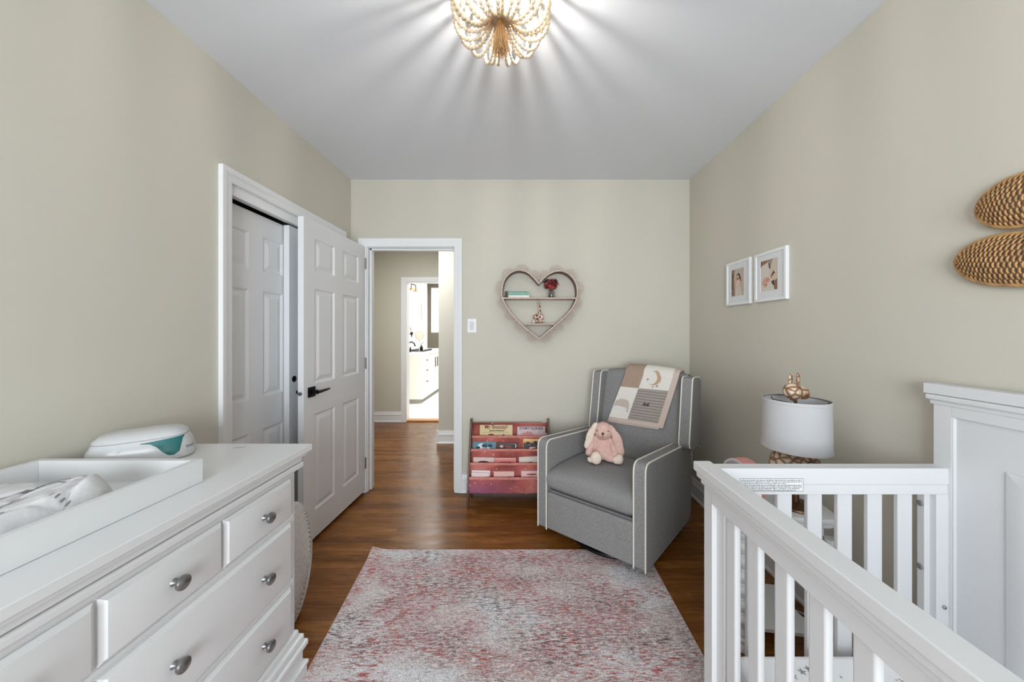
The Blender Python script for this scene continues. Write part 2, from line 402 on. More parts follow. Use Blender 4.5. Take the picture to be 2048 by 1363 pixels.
casing('trim_1', 'y', DX0, DX1, DZ, YB, -1)
casing('trim_2', 'y', DX0, DX1, DZ, YB + .12, 1)
casing('trim_3', 'x', CY0, CY1, CZ, XL, 1)
casing('trim_4', 'y', BX0, BX1, BZ, 4.92, -1)
# jambs
b = MB().box(DX0 - .012, DX0 + .006, YB + .001, YB + .119, 0, DZ).box(DX1 - .006, DX1 + .012, YB + .001, YB + .119, 0, DZ).box(DX0, DX1, YB + .001, YB + .119, DZ - .006, DZ + .01)
b.box(DX0, DX0 + .018, YB + .045, YB + .08, 0, DZ).box(DX1 - .018, DX1, YB + .045, YB + .08, 0, DZ).box(DX0, DX1, YB + .045, YB + .08, DZ - .02, DZ)
jm = struct(b.build('trim_5', TRIM, bevel=.0015))
MB().box(DX1 - .0075, DX1 - .0055, YB + .012, YB + .038, .93, .985).build('strike_plate', BLACK, jm)
struct(MB().box(BX0 + .0002, BX0 + .012, 4.921, 5.039, 0, BZ - .0125).box(BX0 + .0002, BX1, 4.921, 5.039, BZ - .012, BZ - .0002).build('trim_6', TRIM))
def baseboard(name, axis, a0, a1, at, s, h=.15, m=TRIM):
    k = h / .15
    prof = [(0, 0), (.022, 0), (.022, .012), (.016, .02), (.014, .022), (.014, .098*k), (.018, .102*k), (.018, .112*k), (.013, .118*k), (.013, .124*k), (.009, .135*k), (.008, .15*k), (0, .15*k)]
    poly = [(at + s * p[0], p[1]) for p in prof]
    return struct(MB().prism(poly, axis, a0, a1).build(name, m, angle=25))
baseboard('baseboard_back', 'x', DX1 + .063, XR, YB, -1)
baseboard('baseboard_right', 'y', YF, YB - .02, XR, -1)
baseboard('baseboard_left', 'y', YF, CY0 - .063, XL, 1)
baseboard('baseboard_hall_far', 'x', -2.26, BX0 - .063, 4.92, -1)
baseboard('baseboard_hall_left', 'y', YB + .12, 4.92, -2.26, 1)
baseboard('baseboard_hall_right', 'x', -1.033, 1.49, 3.98, -1)
baseboard('baseboard_hall_inner', 'y', 3.96, 4.92, -1.015, -1)

# ------------------------------------------------------------------ six panel doors
def six_panel(b, W, H, T, cols, rows, faces=(-1, 1)):
    """slab in local x (width) z (height), y thickness centred on 0"""
    xs = [0] + [v for c in cols for v in c] + [W]; zs = [0] + [v for r in rows for v in r] + [H]
    for i in range(len(xs) - 1):
        for j in range(len(zs) - 1):
            pan = (i % 2 == 1) and (j % 2 == 1)
            if not pan:
                for s in faces:
                    b.add([(xs[i], s*T/2, zs[j]), (xs[i+1], s*T/2, zs[j]), (xs[i+1], s*T/2, zs[j+1]), (xs[i], s*T/2, zs[j+1])], [(0, 1, 2, 3) if s < 0 else (3, 2, 1, 0)])
            else:
                for s in faces:
                    L = []
                    for ins, d in [(0, 0), (.004, .002), (.012, .009), (.02, .009), (.045, .001), (.047, .001)]:
                        y = s * (T/2 - d)
                        L.append([(xs[i]+ins, y, zs[j]+ins), (xs[i+1]-ins, y, zs[j]+ins), (xs[i+1]-ins, y, zs[j+1]-ins), (xs[i]+ins, y, zs[j+1]-ins)])
                    b.loops(L, cap0=False)
    # edges
    b.add([(0, -T/2, 0), (W, -T/2, 0), (W, T/2, 0), (0, T/2, 0), (0, -T/2, H), (W, -T/2, H), (W, T/2, H), (0, T/2, H)], [(0, 3, 2, 1), (4, 5, 6, 7), (1, 2, 6, 5), (3, 0, 4, 7)])
    return b
def place(b, M): b.v = [tuple(M @ Vector(p)) for p in b.v]; return b
# the open room door: hinge at the doorway's left jamb, face towards the room
hx, hy = -1.308, 2.754; fx, fy = -1.331, 2.024
ang = math.atan2(fy - hy, fx - hx)
T = .036
Md = Matrix.Translation((hx, hy, .022)) @ Matrix.Rotation(ang, 4, 'Z') @ Matrix.Translation((0, -T/2, 0))
W_, H_ = .7304, 2.003
rows = [(.172, .785), (.976, 1.579), (1.69, 1.897)]
b = six_panel(MB(), W_, H_, T, [(.10, .315), (.415, .629)], rows)
# local +x runs hinge->free edge, local y: face towards the room is on the side of +y or -y; thickness must grow away from the room
door = place(b, Md).build('door_1', DOORW, angle=12); struct(door)
DM = Md
def dpt(x, y, z): return tuple(Md @ Vector((x, y, z)))
side = 1                                                   # +y local faces the room
hb = MB(); hxx = W_ - .066; hz = .93
def dbox(b, x0, x1, y0, y1, z0, z1):
    c = MB().box(x0, x1, y0, y1, z0, z1); place(c, Md); b.add(c.v, c.f)
dbox(hb, hxx - .031, hxx + .031, T/2, T/2 + .009, hz - .031, hz + .031)
hb.tube([dpt(hxx, T/2 + .008, hz), dpt(hxx, T/2 + .045, hz)], .014, 14)
hb.tube([dpt(hxx + .008, T/2 + .045, hz), dpt(hxx - .03, T/2 + .047, hz), dpt(hxx - .115, T/2 + .047, hz + .002)], [.011, .010, .006], 12)
hb.build('door_handle', BLACK, door, bevel=.001)
hb = MB(); dbox(hb, hxx - .031, hxx + .031, -T/2 - .009, -T/2, hz - .031, hz + .031)
hb.tube([dpt(hxx, -T/2 - .008, hz), dpt(hxx, -T/2 - .045, hz)], .014, 14)
hb.tube([dpt(hxx + .012, -T/2 - .04, hz), dpt(hxx - .115, -T/2 - .04, hz)], [.012, .007], 12)
hb.build('door_handle', BLACK, door)
lb = MB(); dbox(lb, W_, W_ + .0015, -.011, .011, hz - .028, hz + .028); lb.build('latch_plate', DOORW, door)
MB().tube([dpt(W_, 0, hz), dpt(W_ + .011, .0, hz)], .011, 16).build('latch', NICKEL, door)
hb = MB()
for z in (.18, 1.0, 1.82): hb.tube([dpt(-.004, T/2 + .003, z), dpt(-.004, T/2 + .003, z + .09)], .006, 10)
hb.build('hinge', NICKEL, door)

# sliding closet doors
crow = [(.10, .746), (.93, 1.544), (1.653, 1.86)]
def slider(name, y0, x, label_pull):
    b = six_panel(MB(), .60, 1.975, .034, [(.085, .245), (.345, .505)], crow, faces=(1,))
    M = Matrix.Translation((x - .017, y0, .02)) @ Matrix.Rotation(R(90), 4, 'Z') @ Matrix.Scale(-1, 4, (0, 1, 0))
    place(b, M); b.box(x - .034, x - .0341, y0, y0 + .6, .02, 1.995)
    d = struct(b.build(name, DOORW, angle=12)); return d
dl = slider('door_2', 1.60, -1.515, True)
dr = slider('door_3', 2.10, -1.472, True)
MB().tube([(-1.4725, 2.145, 1.025), (-1.4705, 2.145, 1.025)], .02, 20).build('finger_pull', BLACK, dr)
b = MB().box(-1.545, -1.445, CY0, CY1, CZ - .01, CZ).box(-1.460, -1.442, CY0, CY1, 2.003, CZ).box(-1.50, -1.485, CY0, CY1, 2.012, CZ)
b.box(XL - .119, XL - .001, CY0 - .012, CY0, 0, CZ).box(XL - .119, XL - .001, CY1, CY1 + .012, 0, CZ).box(XL - .119, XL - .001, CY0, CY1, CZ - .001, CZ + .012)
struct(b.build('trim_8', TRIM, bevel=.001))

# light switch
t = thing('light_switch', 'white rectangular wall switch beside the open doorway', 'light switch', (-.4306, YB, 1.3756))
MB().box(-.468, -.393, YB - .007, YB, 1.318, 1.433).build('cover_plate', TRIM, t, bevel=.002)
b = MB().box(-.448, -.413, YB - .009, YB - .006, 1.342, 1.409).box(-.444, -.417, YB - .013, YB - .008, 1.347, 1.404)
b.build('rocker', WHITE, t, bevel=.001)
MB().tube([(-.4305, YB - .0085, 1.328), (-.4305, YB - .006, 1.328)], .003, 10).build('screw', STEEL, t)
MB().tube([(-.4305, YB - .0085, 1.423), (-.4305, YB - .006, 1.423)], .003, 10).build('screw', STEEL, t)

# ------------------------------------------------------------------ rug
def rugz(x, y):
    z = .012
    d = math.hypot(x + .915, y - 2.025)
    if d < .09: z += .018 * (1 - d / .09) ** 1.5
    return z
def rugF(u, v):
    y = -.55 + (2.025 + .55) * v
    xl = -.830 - (.085 * max(0, (y - 1.2)) / .825); xr = .722 + .008 * v
    x = xl + (xr - xl) * u
    return (x, y, rugz(x, y))
b = MB().grid(rugF, 100, 120)
edge = [rugF(i / 99, 1) for i in range(100)] + [rugF(1, 1 - j / 119) for j in range(120)] + [rugF(1 - i / 99, 0) for i in range(100)] + [rugF(0, j / 119) for j in range(120)]
n = len(edge); vs = edge + [(p[0], p[1], max(.001, p[2] - .011)) for p in edge]
b.add(vs, [(i, (i + 1) % n, n + (i + 1) % n, n + i) for i in range(n)])
rg = b.build('area_rug', RUG); tag(rg, 'large distressed red, pink and grey abstract rug on the oak floor', 'rug')
MB().tube([(p[0], p[1], p[2] - .004) for p in edge[::3]], .004, 6, closed=True).build('bound_edge', mat('rug_binding', (196, 176, 164), .9), rg)

# ------------------------------------------------------------------ dresser
DXF, DYE, DTOP = -.87, 1.27, .89
t = thing('dresser', 'long white dresser with nickel knobs along the left wall', 'dresser', (-1.15, .67, 0))
Y0 = .07
MB().box(XL + .012, DXF, Y0, DYE, .06, .86).build('case', FURN, t, bevel=.002)
MB().box(XL + .004, DXF + .04, Y0 - .045, DYE + .045, .866, DTOP).build('dresser_top', FURN, t, bevel=.003)
b = MB().box(XL + .01, DXF + .029, Y0 - .034, DYE + .034, .852, .867)
b.box(XL + .01, DXF + .016, Y0 - .02, DYE + .02, .832, .853).build('cornice', FURN, t, bevel=.003)
MB().box(XL + .01, DXF + .022, Y0 - .024, DYE + .024, .808, .830).build('bead_moulding', FURN, t, bevel=.007, seg=3)
b = MB().box(XL + .01, DXF + .012, Y0 - .012, DYE + .012, .165, .195).build('plinth_moulding', FURN, t, bevel=.009, seg=3)
b = MB().box(XL + .01, DXF + .024, Y0 - .024, DYE + .024, .140, .170).box(XL + .01, DXF + .034, Y0 - .034, DYE + .034, .118, .142).build('plinth_moulding', FURN, t, bevel=.008, seg=3)
b = MB().box(XL + .01, DXF + .020, Y0 - .02, DYE + .02, .05, .12).box(XL + .01, DXF + .034, Y0 - .034, DYE + .034, .045, .06)
for yy in (Y0 - .03, DYE - .07): b.box(DXF - .07, DXF + .03, yy, yy + .10, 0, .05)
for yy in (Y0 - .03, DYE - .07): b.box(XL + .02, XL + .1, yy, yy + .10, 0, .05)
b.build('plinth', FURN, t, bevel=.004)
def knob_mb(y, z):
    M = Matrix(((0, 0, 1), (0, 1, 0), (-1, 0, 0)))
    return MB().lathe([(.010, 0), (.0085, .003), (.0065, .006), (.0065, .012), (.009, .0155), (.0165, .021), (.0175, .0245), (.0165, .029), (.011, .033), (0, .0345)], (DXF + .014, y, z), M, 22)
def drawer(y0, y1, z0, z1, knobs):
    L = []
    for ins, d in [(0, -.002), (0, .006), (.007, .010), (.010, .0145), (.014, .0155)]:
        L.append([(DXF + d, y0 + ins, z0 + ins), (DXF + d, y1 - ins, z0 + ins), (DXF + d, y1 - ins, z1 - ins), (DXF + d, y0 + ins, z1 - ins)])
    d = MB().loops(L).build('drawer', FURN, t, angle=20)
    for ky in knobs: knob_mb(ky, (z0 + z1) / 2).build('knob', NICKEL, d)
cols = [(.963 - .284 * k, 1.240 - .284 * k) for k in range(4)]
for (a, c) in cols: drawer(a, c, .648, .787, [(a + c) / 2])
for (z0, z1) in ((.408, .624), (.205, .387)):
    drawer(cols[1][0], cols[0][1], z0, z1, [sum(cols[0]) / 2, sum(cols[1]) / 2])
    drawer(cols[3][0], cols[2][1], z0, z1, [sum(cols[2]) / 2, sum(cols[3]) / 2])
# rails between the drawers
b = MB()
for z in (.636, .3975, .797): b.box(DXF - .002, DXF + .004, Y0 + .012, DYE - .012, z - .006, z + .006)
b.build('rail', FURN, t, bevel=.002)

MB().tube([(-1.095, 1.262, DTOP + .0002), (-1.06, 1.275, DTOP + .0002)], .0009, 6).build('scuff', INK, t)
# changing tray
t = thing('changing_tray', 'white open changing tray on the dresser top', 'changing tray', (-1.175, .55, DTOP))
TX0, TX1, TY0, TY1, TZ = -1.415, -.941, .115, .982, .9576
b = MB().box(TX0 + .002, TX1 - .002, TY0 + .002, TY1 - .002, DTOP + .0005, DTOP + .008)
b.build('base_panel', FURN, t)
MB().box(TX1 - .018, TX1, TY0, TY1, DTOP + .0008, TZ).build('side_panel', FURN, t, bevel=.0012)
MB().box(TX0, TX0 + .018, TY0, TY1, DTOP + .0008, TZ).build('side_panel', FURN, t, bevel=.0012)
MB().box(TX0 + .018, TX1 - .018, TY1 - .018, TY1, DTOP + .0008, TZ).build('end_panel', FURN, t, bevel=.0012)
MB().box(TX0 + .018, TX1 - .018, TY0, TY0 + .018, DTOP + .0008, TZ).build('end_panel', FURN, t, bevel=.0012)

# changing pad: contoured, quilted, printed
def padz(x, y):
    u = (x + 1.18) / .19                                      # -1..1 across
    e = max(0, min(1, (.858 - y) / .05)) ; e2 = max(0, min(1, (y - .14) / .05))
    sx, sy = (1 - abs(u)) * .19, min(.858 - y, y - .145); RC = .085
    d = RC - math.hypot(RC - sx, RC - sy) if (sx < RC and sy < RC) else min(sx, sy)
    ee = max(0, min(1, d / .030)) ** .5; e = e2 = 1
    h = .034 + .014 * (abs(u) ** 2.0) + (.022 if u > 0 else .0) * max(0, math.sin(min(1, max(0, u)) * PI * .72)) ** 1.2 * (1 if y < .9 else 0)
    h += .014 * math.exp(-((y - .80) / .08) ** 2)
    q = min(abs(((x * 9 + y * 6.2) % 1) - .5), abs(((x * 9 - y * 6.2) % 1) - .5)) * 2
    h -= .0045 * math.exp(-(q / .16) ** 2) - .003 * math.sqrt(min(1, q * 1.4))
    h += .003 * noise.noise(Vector((x * 22, y * 22, 0))) + .0015 * noise.noise(Vector((x * 90, y * 50, 4)))
    return DTOP + .009 + max(.0, (h + .006) * ee * (e ** .4) * (e2 ** .4))
def padF(u, v): x = -1.372 + .385 * u; y = .145 + .714 * v; return (x, y, padz(x, y))
b = MB().grid(padF, 150, 280); b.mt(1)
def onpad(x, y): return (x, y, padz(x, y) + .0022)
def stroke(b, pts, w):
    P = [Vector((p[0], p[1], 0)) for p in pts]
    out = []
    for i in range(len(P) - 1):
        k = 6
        for j in range(k + (1 if i == len(P) - 2 else 0)): out.append(P[i].lerp(P[i + 1], j / k))
    vs = []; fs = []
    for i, p in enumerate(out):
        a = out[max(0, i - 1)]; c = out[min(len(out) - 1, i + 1)]; d = (c - a).normalized(); nrm = Vector((-d.y, d.x, 0)) * w / 2
        vs += [onpad(p.x + nrm.x, p.y + nrm.y), onpad(p.x - nrm.x, p.y - nrm.y)]
    for i in range(len(out) - 1): fs.append((2*i, 2*i+1, 2*i+3, 2*i+2))
    b.add(vs, fs)
# giraffe lying along the pad
gx, gy = -1.15, .775
stroke(b, [(gx - .10, gy - .10), (gx - .04, gy - .03), (gx - .01, gy + .0)], .005)
stroke(b, [(gx - .10, gy - .10), (gx - .108, gy - .112)], .010)
stroke(b, [(gx - .01, gy), (gx + .025, gy + .02)], .026)
for dx, dy in ((.02, .03), (.03, .02), (.0, .035), (.035, .008)): stroke(b, [(gx + .02, gy + .01), (gx + .045 + dx, gy + dy)], .003)
stroke(b, [(gx - .10, gy + .06), (gx - .03, gy + .10)], .004); stroke(b, [(gx - .10, gy + .06), (gx - .01, gy + .06)], .004)
b.mt(2)
for (qx, qy) in ((-1.085, .655), (-1.05, .60), (-1.25, .56), (-1.12, .45)):
    stroke(b, [(qx, qy), (qx + .01, qy + .028)], .026)
    for k in range(5): stroke(b, [(qx - .008 + .006 * k, qy + .02), (qx - .006 + .008 * k, qy + .060)], .0028)
b.mt(1)
for (qx, qy) in ((-1.03, .62), (-1.02, .72), (-1.2, .42), (-1.05, .58)):
    for k in range(4): stroke(b, [(qx + .006 * k, qy + .004 * k), (qx + .006 * k - .003, qy + .004 * k + .01)], .002)
b.mt(3)  # quilting seams: grey tubes for the thread and the shade in its grooves
for sg in (1, -1):
    for k in range(-8, 22):
        P_ = []
        for i in range(41):
            x = -1.372 + .385 * i / 40; y = (k + .5 - x * 9) / (6.2 * sg)
            if .16 < y < .85 and padz(x, y) > DTOP + .012: P_.append((x, y, padz(x, y) + .0001))
        if len(P_) > 3: b.tube(P_, .0010, 4)
pm = b.build('changing_pad', [mat('quilted_cotton', (206, 206, 208), .85, bump=.9, bscale=26), mat('grey_print', (132, 126, 130), .8), mat('plum_print', (112, 84, 88), .8), mat('seam_thread_shade', (176, 176, 180), .8)])
tag(pm, 'white quilted changing pad with grey giraffe print inside the tray', 'changing pad')

# wipe warmer
wa = Vector((-1.35, 1.03)); wb_ = Vector((-1.18, 1.167)); dirL = (wb_ - wa).normalized(); wr = math.atan2(dirL.y, dirL.x)
ctr = wa + dirL * .108 + Vector((-dirL.y, dirL.x)) * .073
t = thing('wipe_warmer', 'white wipe warmer with a teal window on the dresser', 'wipe warmer', (ctr.x, ctr.y, DTOP), wr)
def wprof(z):
    P = [(0, .122, .080), (.006, .129, .085), (.03, .127, .083), (.055, .120, .077), (.068, .113, .072), (.076, .110, .069)]
    for i in range(len(P) - 1):
        if z <= P[i + 1][0]:
            f = (z - P[i][0]) / (P[i + 1][0] - P[i][0]); return P[i][1] + f * (P[i + 1][1] - P[i][1]), P[i][2] + f * (P[i + 1][2] - P[i][2])
    return P[-1][1:]
def se(a, bb, ph, n=3.4):
    c, s_ = math.cos(ph), math.sin(ph); r = (abs(c / a) ** n + abs(s_ / bb) ** n) ** (-1 / n); return r * c, r * s_
def wloop(a, bb, z, n=64): return [(*se(a, bb, 2 * PI * k / n), z) for k in range(n)]
MB().loops([wloop(*wprof(z), z) for z in (0, .003, .006, .015, .03, .045, .055, .068, .076)]).build('housing', WHITE, t, local=True, angle=50)
MB().loops([wloop(.109, .0685, .0765), wloop(.1105, .070, .080), wloop(.107, .067, .087), wloop(.095, .057, .098), wloop(.088, .050, .0995), wloop(.084, .047, .1015), wloop(.055, .028, .105), wloop(.01, .006, .1065)]).build('lid', WHITE, t, local=True, angle=40)
def onw(ph, z, o=.0009):
    a, bb = wprof(z); x, y = se(a + o, bb + o, ph); return (x, y, z)
topc = [(-86, .069), (-65, .071), (-50, .073), (-35, .0745), (-22, .0755)]
botc = [(-22, .074), (-28, .066), (-33, .050), (-37, .028), (-43, .018), (-49, .020), (-55, .034), (-61, .052), (-70, .064), (-86, .0675)]
b = MB(); P = []
n = 30
for i in range(n + 1):
    ph = -86 + 64 * i / n
    def itp(c):
        c = sorted(c)
        for j in range(len(c) - 1):
            if c[j][0] <= ph <= c[j + 1][0]: return c[j][1] + (ph - c[j][0]) / (c[j + 1][0] - c[j][0]) * (c[j + 1][1] - c[j][1])
        return c[-1][1]
    zt, zb = itp(topc), itp(botc)
    P.append([onw(R(ph), zb + (zt - zb) * k / 8) for k in range(9)])
b.add([p for l in P for p in l], [(i*9+k, i*9+k+1, (i+1)*9+k+1, (i+1)*9+k) for i in range(n) for k in range(8)])
b.build('indicator_window', mat('teal_plastic', (18, 104, 106), .15, coat=.5), t, local=True)
MB().text('Emmaxx', .013, lambda x, y: onw(R(-17) + x * 9, .036 + y)).build('logo', mat('blue_grey_ink', (96, 108, 124), .5), t, local=True, smooth=False)
MB().add([onw(R(-120) , z) for z in (.05, .062)] + [onw(R(-116), z) for z in (.062, .05)], [(0, 1, 2, 3)]).build('latch', mat('pale_grey_plastic', (204, 206, 208), .4), t, local=True)
b = MB(); b.tube([(*se(.1085, .068, a * PI / 32), .0785) for a in range(64)], .0012, 6, closed=True); b.build('seam', mat('seam_grey', (110, 110, 112), .6), t, local=True)
# small mark on dresser top
# ------------------------------------------------------------------ crib
t = thing('crib', 'white convertible crib with a tall panelled back along the right wall', 'crib', (.95, .4, 0))
CN, CF = -.27, 1.09
def post(x0, x1, y0, y1, z1, name='post'): MB().box(x0, x1, y0, y1, .013 if x0 < 1 else 0, z1).build(name, CRIBW, t, bevel=.003)
for y in (CF - .048, CN): post(.585, .635, y, y + .048, .84)
for y in (CF - .048, CN): post(1.33, 1.366, y, y + .048, 1.10)
MB().box(.556, .611, CN - .012, CF + .012, .876, .905).build('top_rail', CRIBW, t, bevel=.0035, seg=3)
MB().box(.563, .606, CN - .006, CF + .006, .857, .878).build('rail_moulding', CRIBW, t, bevel=.004, seg=3)
b = MB().box(.575, .603, CN, CF, .838, .858).box(.583, .606, CN + .048, CF - .048, .794, .84).build('front_rail', CRIBW, t, bevel=.002)
MB().box(.587, .61, CN + .048, CF - .048, .10, .19).build('front_rail', CRIBW, t, bevel=.002)
y = .988
while y > CN + .09:
    MB().box(.595, .613, y - .045, y, .19, .795).build('slat', CRIBW, t, bevel=.007, seg=3); y -= .0945
MB().box(.600, .618, 1.004, CF - .048, .19, .795).build('slat', CRIBW, t, bevel=.003)
for (ya, yb, sgn) in ((CF - .04, CF, -1), (CN, CN + .04, 1)):
    MB().box(.606, 1.332, ya, yb, .849, .900).build('end_rail', CRIBW, t, bevel=.002)
    MB().box(.606, 1.332, ya + .002, yb - .002, .8175, .8485).build('end_rail', CRIBW, t, bevel=.0015)
    MB().box(.63, 1.332, ya + .004, yb - .004, .10, .19).build('end_rail', CRIBW, t, bevel=.002)
    ym = (ya + yb) / 2
    for k in range(-2, 5):
        x = .804 + .0955 * k
        MB().box(x, x + .047, ym - .008, ym + .008, .19, .818).build('slat', CRIBW, t, bevel=.004, seg=2)
    MB().box(1.293, 1.331, ya, yb, .10, .818).build('end_stile', CRIBW, t, bevel=.0015)
MB().box(1.276, 1.294, CF - .022, CF - .002, .19, .818).build('end_stile', CRIBW, t, bevel=.001)
# tall back
MB().box(1.319, 1.366, CN - .014, CF + .018, 1.128, 1.161).build('crown', CRIBW, t, bevel=.002)
MB().box(1.319, 1.366, CN - .012, CF + .016, 1.108, 1.127).build('crown', CRIBW, t, bevel=.007, seg=4)
MB().box(1.327, 1.366, CN - .006, CF + .008, 1.094, 1.110).build('crown', CRIBW, t, bevel=.004)
yb0, yb1 = CN + .048, CF - .048
b = MB(); L = []
for ins, d in [(0, 0), (0, .004), (.006, .008)]: L.append([(1.330 + d, yb0 + ins, .10 + ins), (1.330 + d, yb1 - ins, .10 + ins), (1.330 + d, yb1 - ins, 1.094 - .030 - ins), (1.330 + d, yb0 + ins, 1.064 - ins)])
b.loops(L, cap0=False); b.box(1.342, 1.36, yb0, yb1, .10, 1.09); b.box(1.330, 1.345, yb0, yb1, 1.064, 1.095)
b.build('back_panel', CRIBW, t, angle=20)
L = []
for ins, d in [(0, .008), (.0, .004), (.035, -.004), (.037, -.004)]: L.append([(1.330 + d, -.105 + ins, .2 + ins), (1.330 + d, .927 - ins, .2 + ins), (1.330 + d, .927 - ins, .940 - ins), (1.330 + d, -.105 + ins, .940 - ins)])
MB().loops(L, cap0=False).build('raised_panel', CRIBW, t, angle=15)
# hardware
def bolt(c, ax, r=.008):
    M = {'-x': Matrix(((0, 0, -1), (0, 1, 0), (1, 0, 0))), '-y': Matrix(((1, 0, 0), (0, 0, -1), (0, 1, 0)))}[ax]
    MB().lathe([(r, 0), (r, .003), (r * .8, .0045), (r * .45, .005), (r * .4, .0025), (0, .0025)], c, M, 18).build('bolt', STEEL, t)
for z in (.778, .574): bolt((1.276, CF - .012, z), '-x', .009)
bolt((1.316, CF - .04, .466), '-y', .006)
for z in (.495, .345): bolt((.642, CF - .042, z), '-y', .0065)
# warning label on the far end rail
b = MB(); ly = CF - .0402
def lp(x, z): return (x, ly - .0004, z)
x0, x1, z0, z1 = .676, .875, .8285, .869
b.add([(x0, ly, z0), (x1, ly, z0), (x1, ly, z1), (x0, ly, z1)], [(0, 1, 2, 3)])
b.mt(1)
for (a, c, d, e) in ((x0, x1, z0, z0 + .0009), (x0, x1, z1 - .0009, z1), (x0, x0 + .0009, z0, z1), (x1 - .0009, x1, z0, z1)): b.add([lp(a, d), lp(c, d), lp(c, e), lp(a, e)], [(0, 1, 2, 3)])
rnd = random.Random(3)
for li in range(7):
    z = z1 - .0055 - li * .0053; x = x0 + .003; end = x1 - .006 - (.05 if li == 2 else .02 * rnd.random() if li in (5, 6) else 0)
    while x < end:
        wl = rnd.uniform(.0025, .009)
        k = x
        while k < min(x + wl, end):
            h = rnd.choice((.0020, .0024, .0030)); b.add([lp(k, z - .0013), lp(k + .0011, z - .0013), lp(k + .0011, z - .0013 + h), lp(k, z - .0013 + h)], [(0, 1, 2, 3)]); k += .0016
        x += wl + .0022
b.build('warning_label', [mat('label_paper', (226, 227, 228), .6), mat('label_ink', (70, 70, 74), .6)], t, smooth=False, recalc=False)
# mattress with printed stars
MX0, MX1, MY0, MY1, MZ0, MZ1 = .645, 1.318, CN + .055, CF - .055, .215, .34
b = MB().box(MX0, MX1, MY0, MY1, MZ0, MZ1)
mo = b.build('crib_mattress', CLOTHW, bevel=.025, seg=4); tag(mo, 'crib mattress in a white sheet with grey stars', 'mattress')
b = MB(); rnd = random.Random(5)
def star(cx, cy, r, a, zf):
    pts = [(cx + (r if k % 2 == 0 else r * .38) * math.cos(a + k * PI / 5), cy + (r if k % 2 == 0 else r * .38) * math.sin(a + k * PI / 5)) for k in range(10)]
    b.add([zf(*p) for p in pts], [tuple(range(10))])
for k in range(330):
    cx, cy = rnd.uniform(MX0 + .03, MX1 - .03), rnd.uniform(MY0 + .03, MY1 - .03)
    star(cx, cy, rnd.choice((.004, .005, .006, .013)), rnd.random() * 6, lambda x, y: (x, y, MZ1 + .0006))
for k in range(60):
    cx, cy = rnd.uniform(MY0 + .04, MY1 - .04), rnd.uniform(MZ0 + .03, MZ1 - .03)
    star(cx, cy, rnd.choice((.004, .006, .012)), rnd.random() * 6, lambda x, y: (MX0 - .0006, x, y))
b.build('star_print', mat('star_grey', (158, 158, 162), .85), mo, smooth=False)['kind'] = 'stuff'

# ------------------------------------------------------------------ armchair (glider recliner)
SK = Matrix(((.783, .695, 0, .368), (-.6225, .719, 0, 1.991), (0, 0, 1, 0), (0, 0, 0, 1)))      # the chair's own axes on the floor
def CH(x, y, z): return tuple(SK @ Vector((x, y, z)))
def chairify(b): b.v = [CH(*p) for p in b.v]; return b
t = thing('armchair', 'grey upholstered glider armchair with cream piping and wings', 'armchair', CH(0, .35, 0))
def rr(poly, r, n=5):
    """round the corners of a closed 2D polygon"""
    out = []; m = len(poly)
    for i in range(m):
        p = Vector(poly[i]); a = Vector(poly[i - 1]); c = Vector(poly[(i + 1) % m])
        rad = r[i] if hasattr(r, '__len__') else r
        if rad <= 0: out.append(tuple(p)); continue
        da, dc = (a - p), (c - p); q = min(rad, da.length * .49, dc.length * .49)
        p0 = p + da.normalized() * q; p1 = p + dc.normalized() * q
        for k in range(n + 1):
            s_ = k / n; out.append(tuple((1 - s_) ** 2 * p0 + 2 * s_ * (1 - s_) * p + s_ ** 2 * p1))
    return out
armp = rr([(.0, .045), (.0, .625), (.70, .578), (.735, .40), (.70, .06)], [.03, .055, .06, .08, .06], 7)
for s_ in (-1, 1):
    xi, xo = (.283, .355) if s_ > 0 else (-.355, -.281)
    b = chairify(MB().prism(armp, 'x', xi, xo)); b.build('arm', GREY, t, bevel=.008, seg=3)
    # piping follows the front and the top of each arm, on both edges
    for x in (xi + .004, xo - .004):
        pth = [(x, p[0] + .0, p[1]) for p in armp]
        st = 0
        front = [q for q in pth if q[2] > .045 or q[1] < .1]
        # order: from the front bottom up and over to the back
        seq = [(x, -.001, .05)] + [(x, -.001, .05 + .5 * k / 8) for k in range(1, 9)] + [q for q in pth if q[2] > .551 and q[1] < .72]
        if x in (xo - .004,) and s_ > 0 or x == xi + .004 and s_ < 0: seq += [(x, .722, .50), (x, .73, .42)]
        cc = chairify(MB().tube(seq, .0042, 8)); cc.build('piping', PIPE, t)
# body under the seat
b = chairify(MB().box(-.283, .283, .02, .66, .06, .30)); b.build('seat_frame', GREY, t, bevel=.01)
b = chairify(MB().box(-.279, .281, -.004, .03, .058, .294)); b.build('footrest_panel', GREY, t, bevel=.012, seg=4)
def cushF(u, v):
    # closed cross-section (v) swept across the width (u)
    x = -.281 + .562 * u; e = min(1, min(u, 1 - u) / .06) ** .5; crown = .026 * math.sin(PI * u)
    a = v * 2 * PI; n = 3.2; ca, sa = math.cos(a), math.sin(a); r = (abs(ca) ** n + abs(sa) ** n) ** (-1 / n)
    yy = .262 + (.268 + .006 * e) * r * ca; zz = .372 + (.080 * (.88 + .12 * e) + crown * (.8 if sa > 0 else .1)) * r * sa
    return CH(x, yy, zz)
b = MB(); nv = 48; nu = 30
vs = [cushF(i / (nu - 1), j / nv) for i in range(nu) for j in range(nv)]
b.add(vs, [(i*nv+j, i*nv+(j+1)%nv, (i+1)*nv+(j+1)%nv, (i+1)*nv+j) for i in range(nu-1) for j in range(nv)] + [tuple(range(nv))[::-1], tuple(range((nu-1)*nv, nu*nv))])
b.build('seat_cushion', GREY, t, angle=50)
